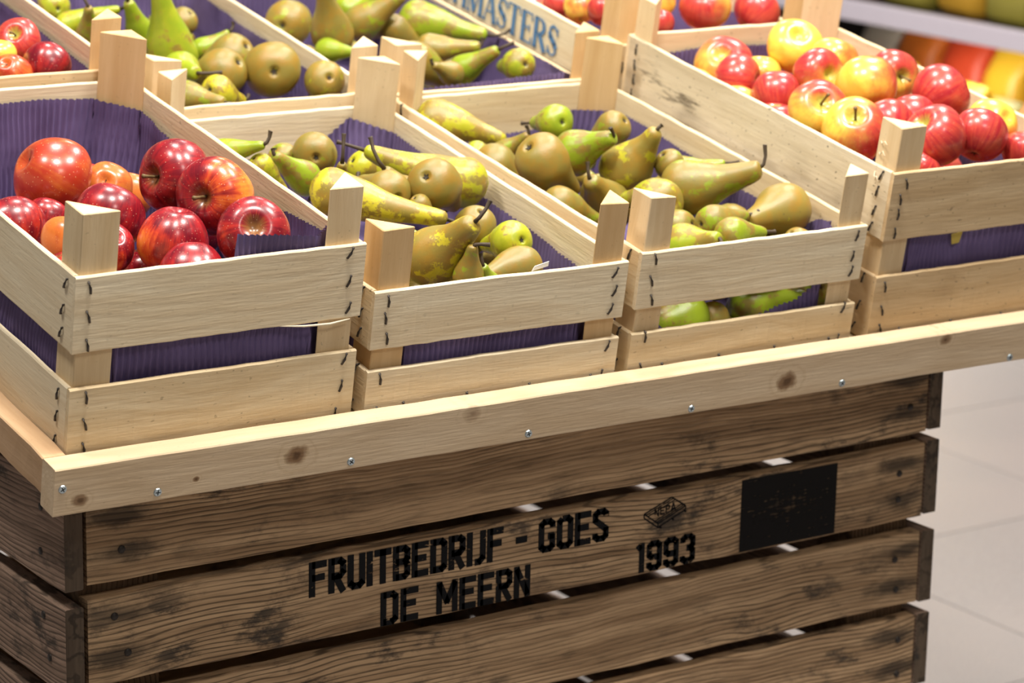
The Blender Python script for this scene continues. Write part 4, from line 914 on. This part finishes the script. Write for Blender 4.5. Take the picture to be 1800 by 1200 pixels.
BURIED = [(1, 0.0204, 0.099, 0.1422, 0.034),(1, 0.0191, 0.1864, 0.1442, 0.034),(1, 0.0203, 0.3386, 0.1424, 0.034),(1, 0.1163, 0.1886, 0.1408, 0.034),(1, 0.1165, 0.2848, 0.1465, 0.0289),(1, 0.1173, 0.387, 0.1407, 0.034),(1, 0.1636, 0.0992, 0.1404, 0.034),(1, 0.1719, 0.2429, 0.1398, 0.0289),(1, 0.1655, 0.4348, 0.1406, 0.0289),(1, 0.2199, 0.1419, 0.1432, 0.0289),(1, 0.216, 0.291, 0.1456, 0.034),(1, 0.0243, 0.2449, 0.1113, 0.034),(1, 0.0199, 0.4316, 0.1101, 0.034),(1, 0.0692, 0.1461, 0.1152, 0.034),(1, 0.0656, 0.2922, 0.1134, 0.0289),(1, 0.0603, 0.3832, 0.1176, 0.0289),(1, 0.1631, 0.487, 0.1147, 0.0289),(1, 0.2137, 0.1964, 0.1133, 0.034),(2, 0.3303, 0.0849, 0.1104, 0.027),(2, 0.325, 0.1663, 0.1007, 0.027),(2, 0.3255, 0.242, 0.1058, 0.0229),(2, 0.328, 0.326, 0.1051, 0.0229),(2, 0.3255, 0.4128, 0.1014, 0.027),(2, 0.3273, 0.496, 0.101, 0.0229),(2, 0.3838, 0.1294, 0.1016, 0.027),(2, 0.4287, 0.0854, 0.1081, 0.027),(2, 0.4258, 0.1727, 0.1101, 0.027),(2, 0.4811, 0.0848, 0.1034, 0.0229),(2, 0.4799, 0.1656, 0.1005, 0.027),(2, 0.4814, 0.2456, 0.1116, 0.0229),(2, 0.4775, 0.45, 0.106, 0.0229),(2, 0.5331, 0.0916, 0.1018, 0.027),(2, 0.5329, 0.1651, 0.111, 0.027),(2, 0.535, 0.407, 0.1111, 0.0229),(2, 0.5323, 0.4555, 0.1009, 0.0229),(3, 0.638, 0.0887, 0.1116, 0.027),(3, 0.6442, 0.1668, 0.1158, 0.027),(3, 0.6373, 0.2517, 0.1077, 0.0229),(3, 0.6475, 0.3285, 0.1118, 0.027),(3, 0.6428, 0.4423, 0.1072, 0.027),(3, 0.6981, 0.4861, 0.1138, 0.027),(3, 0.7398, 0.0921, 0.111, 0.027),(3, 0.7404, 0.1681, 0.1128, 0.0229),(3, 0.7501, 0.329, 0.1163, 0.0229),(3, 0.7502, 0.406, 0.1175, 0.0229),(3, 0.7428, 0.4513, 0.1114, 0.0229),(3, 0.8011, 0.0935, 0.1173, 0.027),(3, 0.7917, 0.166, 0.1096, 0.027),(3, 0.798, 0.3243, 0.1171, 0.0229),(3, 0.8019, 0.4835, 0.1057, 0.027),(3, 0.8464, 0.1282, 0.1092, 0.027),(3, 0.8444, 0.2046, 0.1135, 0.027),(3, 0.8481, 0.3225, 0.1083, 0.027),(4, 0.9738, 0.0954, 0.1606, 0.034),(4, 0.968, 0.1874, 0.1521, 0.034),(4, 0.9625, 0.4836, 0.1531, 0.0289),(4, 1.0231, 0.1419, 0.1536, 0.034),(4, 1.0258, 0.2337, 0.15, 0.034),(4, 1.0253, 0.3297, 0.1615, 0.034),(4, 1.0228, 0.4317, 0.1523, 0.0289),(4, 1.0737, 0.0957, 0.1498, 0.034),(4, 1.0737, 0.2926, 0.151, 0.0289),(4, 1.0674, 0.3848, 0.16, 0.034),(4, 1.0735, 0.4771, 0.1579, 0.034),(4, 1.1214, 0.1893, 0.1585, 0.034),(4, 1.1189, 0.3371, 0.1597, 0.034),(4, 1.1194, 0.4377, 0.1497, 0.0289),(4, 1.1586, 0.1004, 0.1556, 0.034),(4, 1.1639, 0.2443, 0.161, 0.034),(4, 1.168, 0.39, 0.1549, 0.0289),(4, 1.1701, 0.4714, 0.1614, 0.034),(4, 0.9729, 0.2825, 0.1287, 0.034),(4, 0.9755, 0.3856, 0.1241, 0.034),(4, 1.0676, 0.1939, 0.1204, 0.0289),(4, 1.1159, 0.1413, 0.1205, 0.0289),(4, 1.1739, 0.1918, 0.1246, 0.0289),(5, 0.0112, 0.6153, 0.1521, 0.034),(5, 0.0053, 0.8152, 0.1482, 0.0289),(5, 0.0585, 0.6659, 0.1547, 0.034),(5, 0.1087, 0.6175, 0.1533, 0.034),(5, 0.1586, 0.6687, 0.1558, 0.034),(5, 0.2074, 0.6237, 0.1538, 0.034),(5, 0.2122, 0.7131, 0.1538, 0.0289),(5, 0.012, 0.7194, 0.1265, 0.034),(5, 0.0134, 0.9099, 0.1293, 0.034),(5, 0.0097, 1.0052, 0.1263, 0.034),(5, 0.1057, 0.7107, 0.129, 0.034),(5, 0.1597, 0.7591, 0.1194, 0.034),(6, 0.3381, 0.6165, 0.1112, 0.027),(6, 0.3361, 0.6848, 0.1107, 0.0229),(6, 0.3369, 0.7669, 0.1112, 0.0229),(6, 0.3309, 0.8534, 0.1101, 0.0229),(6, 0.3281, 0.9375, 0.1152, 0.0229),(6, 0.331, 1.0189, 0.1133, 0.0229),(6, 0.3862, 0.6525, 0.1105, 0.027),(6, 0.4369, 0.6138, 0.114, 0.027),(6, 0.4897, 0.616, 0.1163, 0.027),(6, 0.4929, 0.8502, 0.1197, 0.027),(6, 0.545, 0.6176, 0.1183, 0.027),(6, 0.5485, 0.8558, 0.1179, 0.0229),(6, 0.5378, 1.0144, 0.1112, 0.027),(7, 0.6467, 0.6136, 0.1158, 0.027),(7, 0.6417, 0.6969, 0.104, 0.027),(7, 0.6458, 0.7676, 0.1066, 0.027),(7, 0.6501, 0.849, 0.1094, 0.027),(7, 0.6454, 0.9317, 0.11, 0.027),(7, 0.6434, 1.0094, 0.1048, 0.027),(7, 0.6944, 0.6056, 0.106, 0.0229),(7, 0.6912, 0.9733, 0.1151, 0.0229),(7, 0.7506, 0.6134, 0.114, 0.027),(7, 0.7428, 0.9364, 0.1059, 0.0229),(7, 0.805, 0.6127, 0.1074, 0.0229),(7, 0.7942, 0.7282, 0.1106, 0.027),(7, 0.8007, 1.0107, 0.1085, 0.027),(7, 0.8517, 0.6059, 0.1079, 0.0229),(7, 0.8497, 0.6571, 0.111, 0.027),(7, 0.8443, 0.8087, 0.1093, 0.027),(7, 0.8489, 0.8953, 0.1114, 0.027),(7, 0.8497, 1.0136, 0.1044, 0.0229),(8, 0.9665, 0.6181, 0.1406, 0.034),(8, 0.9617, 0.7202, 0.1366, 0.034),(8, 0.9649, 0.807, 0.1423, 0.034),(8, 0.9604, 0.908, 0.144, 0.034),(8, 0.9703, 1.0056, 0.1454, 0.034),(8, 1.013, 0.6676, 0.1438, 0.0289),(8, 1.0141, 0.8635, 0.1411, 0.034),(8, 1.0107, 0.9583, 0.1351, 0.0289),(8, 1.0562, 0.6169, 0.1425, 0.034),(8, 1.0673, 0.9059, 0.1343, 0.0289),(8, 1.1066, 0.6642, 0.1367, 0.034),(8, 1.1622, 0.6231, 0.1401, 0.034),(8, 0.9578, 0.6682, 0.1046, 0.0289),(8, 1.0189, 0.7676, 0.1094, 0.034),(8, 1.06, 0.711, 0.1151, 0.034),(8, 1.1084, 0.9593, 0.1108, 0.034),(8, 1.1609, 0.7119, 0.1131, 0.034)]

# ------------------------------------------------------------------ fruit
def apple_mesh(seed, nu=36, nv=26, squash=None):
    rnd = random.Random(seed)
    q = squash or rnd.uniform(.84, .95)
    sk = rnd.uniform(-.08, .08); lobes = rnd.choice((4, 5, 5)); ph = rnd.uniform(0, 6.28); sh = rnd.uniform(.05, .16)
    off = Vector((rnd.uniform(-9, 9), rnd.uniform(-9, 9), rnd.uniform(-9, 9)))
    v, f = [], []
    for j in range(nv + 1):
        th = math.pi * j / nv
        s, c = math.sin(th), math.cos(th)
        rho = s ** .86 if s > 0 else 0
        z = q * (c if c > 0 else c * 1.02)
        rad = rho * (1 + sh * c * .9)
        z += -.32 * math.exp(-(rho / .21) ** 2) * (c > 0) - .035 * (c > 0) * math.exp(-(rho / .5) ** 2)
        z += .22 * math.exp(-(rho / .24) ** 2) * (c < 0)
        for i in range(nu):
            a = 2 * math.pi * i / nu
            lob = 1 + .028 * math.cos(lobes * a + ph) * (.35 + .65 * max(0, -c)) * min(1, rho * 2)
            d = Vector((math.cos(a) * rad, math.sin(a) * rad, z))
            nn = 1 + .05 * mnoise.noise(d * .9 + off)
            v.append((d.x * lob * nn + sk * z * .4, d.y * lob * nn, d.z * nn))
    for j in range(nv):
        for i in range(nu):
            i2 = (i + 1) % nu
            f.append((j * nu + i, (j + 1) * nu + i, (j + 1) * nu + i2, j * nu + i2))
    me = mesh_py('body', v, f, True)
    bm = bmesh.new(); bm.from_mesh(me); bmesh.ops.remove_doubles(bm, verts=bm.verts, dist=1e-4); bm.to_mesh(me); bm.free()
    for p in me.polygons: p.use_smooth = True
    return me, q

def lerp_prof(keys, z):
    # Catmull-Rom through the keys
    for i in range(len(keys) - 1):
        if keys[i][0] <= z <= keys[i + 1][0]:
            p0 = keys[max(i - 1, 0)]; p1 = keys[i]; p2 = keys[i + 1]; p3 = keys[min(i + 2, len(keys) - 1)]
            h = p2[0] - p1[0]; t = (z - p1[0]) / h
            m1 = (p2[1] - p0[1]) / (p2[0] - p0[0]) * h; m2 = (p3[1] - p1[1]) / (p3[0] - p1[0]) * h
            t2, t3 = t * t, t * t * t
            return max(0, (2 * t3 - 3 * t2 + 1) * p1[1] + (t3 - 2 * t2 + t) * m1 + (-2 * t3 + 3 * t2) * p2[1] + (t3 - t2) * m2)
    return 0.0

def pear_mesh(seed, k, nu=30):
    rnd = random.Random(seed)
    off = Vector((rnd.uniform(-9, 9), rnd.uniform(-9, 9), rnd.uniform(-9, 9)))
    bend = rnd.uniform(-.14, .14) * min(k / 3, 1.2); ba = rnd.uniform(0, 6.28)
    nk = rnd.uniform(.36, .44)
    keys = [(-.93, .26), (-.82, .53), (-.6, .80), (-.3, .95), (0, 1.0), (.35, .95), (.28 * k + .05, .82), (.50 * k, .61), (.72 * k, nk + .05), (.88 * k, nk - .03), (.96 * k, nk - .10)]
    keys = sorted(keys)
    zs = [-.80, -.86, -.905, -.93] + [-.93 + (k * .96 + .93) * (i / 26) ** 1.0 for i in range(1, 27)] + [k * .985, k]
    rs = [.02, .12, .2, .27] + [lerp_prof(keys, z) for z in zs[4:30]] + [(nk - .10) * .72, .03]
    v, f = [], []
    for z, r in zip(zs, rs):
        sft = bend * math.sin(math.pi * max(0, min(1, (z + .4) / (k + .4))))
        for i in range(nu):
            a = 2 * math.pi * i / nu
            d = Vector((math.cos(a) * r, math.sin(a) * r, z))
            nn = 1 + .085 * mnoise.noise(d * .8 + off) + .02 * mnoise.noise(d * 2.5 + off)
            v.append((d.x * nn + sft * math.cos(ba), d.y * nn + sft * math.sin(ba), z))
    n = len(zs)
    for j in range(n - 1):
        for i in range(nu):
            i2 = (i + 1) % nu
            f.append((j * nu + i, j * nu + i2, (j + 1) * nu + i2, (j + 1) * nu + i))
    f.append(tuple(reversed(range(nu)))); f.append(tuple(range((n - 1) * nu, n * nu)))
    return mesh_py('body', v, f, True)

bm = bmesh.new()                                             # dried calyx: five little sepals around a dark disc
bmesh.ops.create_circle(bm, cap_ends=True, segments=10, radius=.10)
for i in range(5):
    a = 2 * math.pi * i / 5
    c, s = math.cos(a), math.sin(a)
    pv = [bm.verts.new((c * .06 - s * .05, s * .06 + c * .05, .01)), bm.verts.new((c * .06 + s * .05, s * .06 - c * .05, .01)), bm.verts.new((c * .21, s * .21, .07)), bm.verts.new((c * .15, s * .15, -.02))]
    bm.faces.new((pv[0], pv[1], pv[2])); bm.faces.new((pv[1], pv[3], pv[2])); bm.faces.new((pv[3], pv[0], pv[2]))
calyx_me = from_bm(bm, 'calyx'); calyx_me.materials.append(M['calyx'])

GROUP = {1: 'apples in the front left crate', 2: 'pears in the second front crate', 3: 'pears in the third front crate', 4: 'apples in the front right crate',
         5: 'apples in the second row left crate', 6: 'pears in the second row left pear crate', 7: 'pears in the second row middle crate', 8: 'apples in the far right crate'}
def frame_for(axis_t, spin):
    a = (T3 @ Vector(axis_t)).normalized()
    return a.to_track_quat('Z', 'Y') @ Quaternion((0, 0, 1), spin)

frnd = random.Random(77)
for n_, row in enumerate(FRUIT):
    kind, c, pos, r, ax = row[:5]
    spin = frnd.uniform(0, 6.28)
    q = frame_for(ax, spin)
    root = link('apple' if kind == 'a' else 'pear', None)
    root.location = TR @ Vector(pos); root.rotation_mode = 'QUATERNION'; root.rotation_quaternion = q
    tag(root, row[-1], 'apple' if kind == 'a' else 'pear', GROUP[c])
    qi = q.inverted()
    if kind == 'a':
        col, bl, ba, stem = row[5:9]
        me, sq = apple_mesh(n_ * 3 + 1)
        b = link('body', me, root, M['apple_' + col]); b.scale = (r, r, r)
        bd = qi @ (T3 @ Vector(bl))
        b['blush_dir'] = (bd.x, bd.y, bd.z); b['blush_amount'] = float(ba)
        if stem:
            ln = frnd.uniform(.55, .8); bx, by = frnd.uniform(-.15, .15), frnd.uniform(-.15, .15)
            z0 = sq - .40
            pts = [(0, 0, z0), (bx * .2, by * .2, z0 + ln * .4), (bx * .6, by * .6, z0 + ln * .75), (bx, by, z0 + ln), (bx * 1.1, by * 1.1, z0 + ln + .04)]
            s = link('stem', tube_mesh('stem', [tuple(x * r for x in p) for p in pts], [r * x for x in (.05, .042, .042, .055, .065)], 8), root, M['stem_apple'])
        cy = link('calyx', calyx_me, root, None, (0, 0, (-sq * 1.02 + .20) * r), (math.pi, 0, 0)); cy.scale = (r * .8, r * .8, r * .8)
    else:
        k, rus, yel, st = row[5:9]
        me = pear_mesh(n_ * 5 + 2, k)
        b = link('body', me, root, M['pear']); b.scale = (r, r, r)
        b['russet'] = float(rus); b['yellow'] = float(yel)
        tip = Vector((0, 0, k * r * .985))
        if st:
            sv = qi @ (T3 @ Vector(st))
            sv.z = max(sv.z, .004)
        else:
            sv = Vector((frnd.uniform(-.008, .008), frnd.uniform(-.008, .008), .016))
        e = tip + sv
        mid1 = tip + Vector((sv.x * .15, sv.y * .15, sv.z * .4)); mid2 = tip + Vector((sv.x * .5, sv.y * .5, sv.z * .78))
        sr = .0021
        link('stem', tube_mesh('stem', [tip - Vector((0, 0, .003)), mid1, mid2, e - sv * .06, e], [sr * 1.35, sr * .95, sr * .9, sr * 1.15, sr * 1.3], 8), root, M['stem'])
        cy = link('calyx', calyx_me, root, None, (0, 0, -.86 * r), (math.pi, 0, 0)); cy.scale = (r * .72, r * .72, r * .72)

bar = [apple_mesh(900 + i, 24, 16)[0] for i in range(3)]
bpe = [pear_mesh(950 + i, 1.9 + .2 * i, 20) for i in range(3)]
BL = {1: 'red apple in the lower layer of the front left crate, under the visible ones', 2: 'pear in the lower layer of the low crate next to the red apples',
      3: 'pear in the lower layer of the open-slot pear crate', 4: 'apple in the lower layer of the tall front right crate',
      5: 'apple in the lower layer of the second row left crate', 6: 'pear in the lower layer of the second row left pear crate',
      7: 'pear in the lower layer of the second row middle pear crate', 8: 'apple in the lower layer of the far right crate'}
for i, (c, u, v_, w, r) in enumerate(BURIED):
    ap = c in (1, 4, 5, 8)
    me = (bar if ap else bpe)[i % 3].copy()
    o = link('apple' if ap else 'pear', me, None, M['apple_crimson' if c == 1 else 'apple_bicolor'] if ap else M['pear'])
    o.location = TR @ Vector((u, v_, w)); back = (v_ - (.033 if c < 5 else .556)) > .255                # necks lie towards the middle of the crate
    o.rotation_euler = (frnd.uniform(-.7, .7), frnd.uniform(-.5, .5), frnd.uniform(0, 6.28)) if ap else (1.57 + frnd.uniform(-.12, .12), 0, (0 if back else math.pi) + frnd.uniform(-.18, .18))
    o.scale = (r, r, r)
    o['blush_dir'] = (0.3, 0.4, 0.8); o['blush_amount'] = .3 if c == 1 else .8; o['russet'] = .6; o['yellow'] = .3
    tag(o, BL[c], 'apple' if ap else 'pear', 'lower layer: ' + GROUP[c])

# torn strip hanging from the upper front slat of the tall apple crate
fs1 = [c for c in CRATES[1].children if c.name.startswith('slat') and abs(c.rotation_euler.z) < .01 and c.location.z > .1][0]
link('splinter', tube_mesh('splinter', [(.215, .001, .0), (.240, -.0012, -.0022), (.268, -.0022, -.0030), (.290, -.0015, -.0008)], [.0005, .0011, .0012, .0006], 6), fs1, M['fibre'])
# small scraps
def scrap(name, pts, th, mat, label, cat, M4):
    n = len(pts)
    v = [(x, 0, z) for x, z in pts] + [(x, th, z) for x, z in pts]
    f = [tuple(range(n)), tuple(reversed(range(n, 2 * n)))] + [(i, n + i, n + (i + 1) % n, (i + 1) % n) for i in range(n)]
    o = link(name, mesh_py(name, v, f), None, mat)
    o.matrix_world = M4
    return tag(o, label, cat)
scrap('paper_scrap', [(0, 0), (.019, .0035), (.0195, .0085), (.003, .0050)], .0006, M['white'], 'small white paper scrap stuck behind the front slat of the low pear crate', 'paper scrap',
      CRATES[2].matrix_world @ Matrix.Translation((.184, .0075, .1335)))
scrap('yellow_tab', [(0, .012), (.003, 0), (.013, .001), (.016, .014)], .0008, M['yellow_tab'], 'yellow paper tab poking out over the purple liner in the slot of the right crate', 'paper tab',
      CRATES[4].matrix_world @ Matrix.Translation((.105, .0068, .102)))

# ------------------------------------------------------------------ supermarket shelving far behind on the right
SX = 3.40
def shelf_z(x): return .205 + (3.40 - x) * .2
sh = link('shelving_unit', None); sh.location = (SX, 0, ZF)
tag(sh, 'long blurred supermarket shelving unit with a lilac-grey shelf edge behind the right crate', 'shelving')
def part(name, a, b, mat, bev=.004):
    return link(name, box_mesh(name, (a[0] - SX, a[1], a[2] - ZF), (b[0] - SX, b[1], b[2] - ZF), bev), sh, mat)
Y0, Y1 = -.4, 5.4
part('base', (SX + .02, Y0, ZF), (SX + .72, Y1, -.20), M['shelf_dark'])
part('back_panel', (SX + .70, Y0, -.2), (SX + .74, Y1, 1.5), M['shelf_dark'])
for zs_ in (.205, .66, 1.1):
    part('shelf_board', (SX + .03, Y0, zs_ - .02), (SX + .70, Y1, zs_ + .01), M['shelf_dark'])
    part('price_rail', (SX, Y0, zs_ - .026), (SX + .03, Y1, zs_ + .022), M['shelf_metal'])
part('lower_lip', (SX, Y0, -.20), (SX + .02, Y1, -.155), M['shelf_metal'])
for yy in (Y0, 2.5, Y1 - .04):
    part('upright', (SX + .66, yy, ZF), (SX + .70, yy + .04, 1.5), M['shelf_dark'])
ld = bpy.data.lights.new('shelf_fill_light', 'AREA'); ld.shape = 'RECTANGLE'; ld.size = 3.2; ld.size_y = .04; ld.energy = 26; ld.color = (1, .93, .8)  # added fill light with no fixture, brightens the bags on the low shelf
lo = link('shelf_fill_light', ld); lo.location = (SX + .06, 2.6, .170)
lo.rotation_euler = Vector((.35, 0, -1)).to_track_quat('-Z', 'Y').to_euler(); ld.size, ld.size_y = .04, 3.2
M['tag'] = plain('yellow_price_tag', (.80, .62, .25), .5)
for yy in (1.27, 1.52, 1.83, 2.15, .95):
    part('price_tag', (SX - .003, yy, .188), (SX + .001, yy + .045, .222), M['tag'], 0)
PC = {'yellow': (.78, .47, .03), 'orange': (.85, .22, .03), 'red': (.72, .075, .025), 'olive': (.30, .26, .04), 'white': (.78, .70, .60), 'amber': (.60, .33, .03), 'brown': (.22, .11, .04)}
for k_, c_ in PC.items():
    M['pk_' + k_] = plain(k_ + '_packaging', c_, .45, 0, .1, 14.0)
def pack_mesh(w, d, h, seed):
    """pillow bag: wide belly, pinched and crimped top"""
    rnd = random.Random(seed); v, f = [], []
    lv = [(0, .86, .80), (.08, 1, 1), (.45, 1.0, 1.0), (.75, .97, .8), (.9, .95, .35), (.97, .98, .08), (1.0, .98, .06)]
    n = 20
    for t, sw, sd in lv:
        for i in range(n):
            a = 2 * math.pi * i / n
            c, s = math.cos(a), math.sin(a)
            c = math.copysign(abs(c) ** .55, c); s = math.copysign(abs(s) ** .55, s)
            j = 1 + rnd.uniform(-.03, .03)
            v.append((s * d / 2 * sd * j, c * w / 2 * sw * j, h * t))
    for k in range(len(lv) - 1):
        for i in range(n):
            i2 = (i + 1) % n
            f.append((k * n + i, k * n + i2, (k + 1) * n + i2, (k + 1) * n + i))
    f.append(tuple(reversed(range(n)))); f.append(tuple(range((len(lv) - 1) * n, len(lv) * n)))
    me = mesh_py('body', v, f, True)
    bm = bmesh.new(); bm.from_mesh(me); bmesh.ops.recalc_face_normals(bm, faces=bm.faces); bm.to_mesh(me); bm.free()
    return me
prnd = random.Random(4)
ORD = ['first', 'second', 'third', 'fourth', 'fifth', 'sixth', 'seventh', 'eighth', 'ninth', 'tenth', 'eleventh', 'twelfth']
def packs(seq, zb, x0, where):
    for i, (y, w, h, c_) in enumerate(seq):
        root = link('food_bag', None); root.location = (x0 + prnd.uniform(-.01, .01), y, zb); root.rotation_euler = (0, 0, prnd.uniform(-.12, .12))
        tag(root, 'blurred %s food bag, %s from the right %s' % (c_, ORD[i], where), 'food bag', 'blurred bags ' + where)
        link('body', pack_mesh(w, .17, h, i + int(zb * 100) + int(x0 * 10)), root, M['pk_' + c_])
        lc = {'white': 'red', 'yellow': 'orange', 'orange': 'yellow', 'red': 'white'}.get(c_, 'amber')
        link('printed_band', box_mesh('printed_band', (-.090, -w * .28, h * .28), (-.082, w * .28, h * .44), .001), root, M['pk_' + lc])
packs([(1.92, .13, .24, 'olive'), (2.06, .13, .25, 'yellow'), (2.20, .13, .29, 'red'), (2.33, .12, .27, 'orange'), (2.455, .12, .24, 'olive'), (2.58, .12, .26, 'yellow'), (2.705, .12, .24, 'amber'), (2.83, .12, .28, 'yellow'), (2.955, .12, .27, 'amber'), (3.08, .12, .30, 'white'), (3.21, .12, .28, 'yellow')], -.199, SX + .12, 'in the front row of the low shelf')
packs([(2.00, .15, .32, 'amber'), (2.16, .15, .34, 'olive'), (2.32, .15, .31, 'orange'), (2.48, .15, .33, 'amber'), (2.64, .15, .34, 'yellow'), (2.80, .15, .365, 'red'), (2.96, .15, .37, 'orange'), (3.12, .15, .35, 'white')], -.199, SX + .33, 'in the back row of the low shelf')
packs([(1.90, .17, .30, 'amber'), (2.08, .17, .32, 'olive'), (2.26, .17, .30, 'brown'), (2.44, .17, .31, 'olive'), (2.62, .17, .30, 'amber'), (2.80, .17, .32, 'olive'), (2.98, .17, .30, 'brown')], .216, SX + .16, 'on the shelf above the grey edge')

# torn wood fibres on the front left post of the tall right crate
p4 = [c for c in CRATES[4].children if c.name.startswith('post')][0]
for k_, (z, dx, dz, ln) in enumerate(((.190, -.014, -.004, 5), (.205, -.006, .010, 4), (.218, -.005, .008, 4), (.175, -.010, .012, 5))):
    pts = [(0, .030, z + .004), (dx * .4, .026, z + dz * .3), (dx * .8, .020, z + dz * .9), (dx, .014, z + dz * .6)]
    link('splinter', tube_mesh('splinter', pts, [.0007, .0006, .0005, .0003], 5), p4, M['fibre'])

for o in bpy.data.objects:
    if o.type == 'MESH' and o.parent is None and 'label' not in o and 'kind' not in o:
        print('UNTAGGED', o.name)
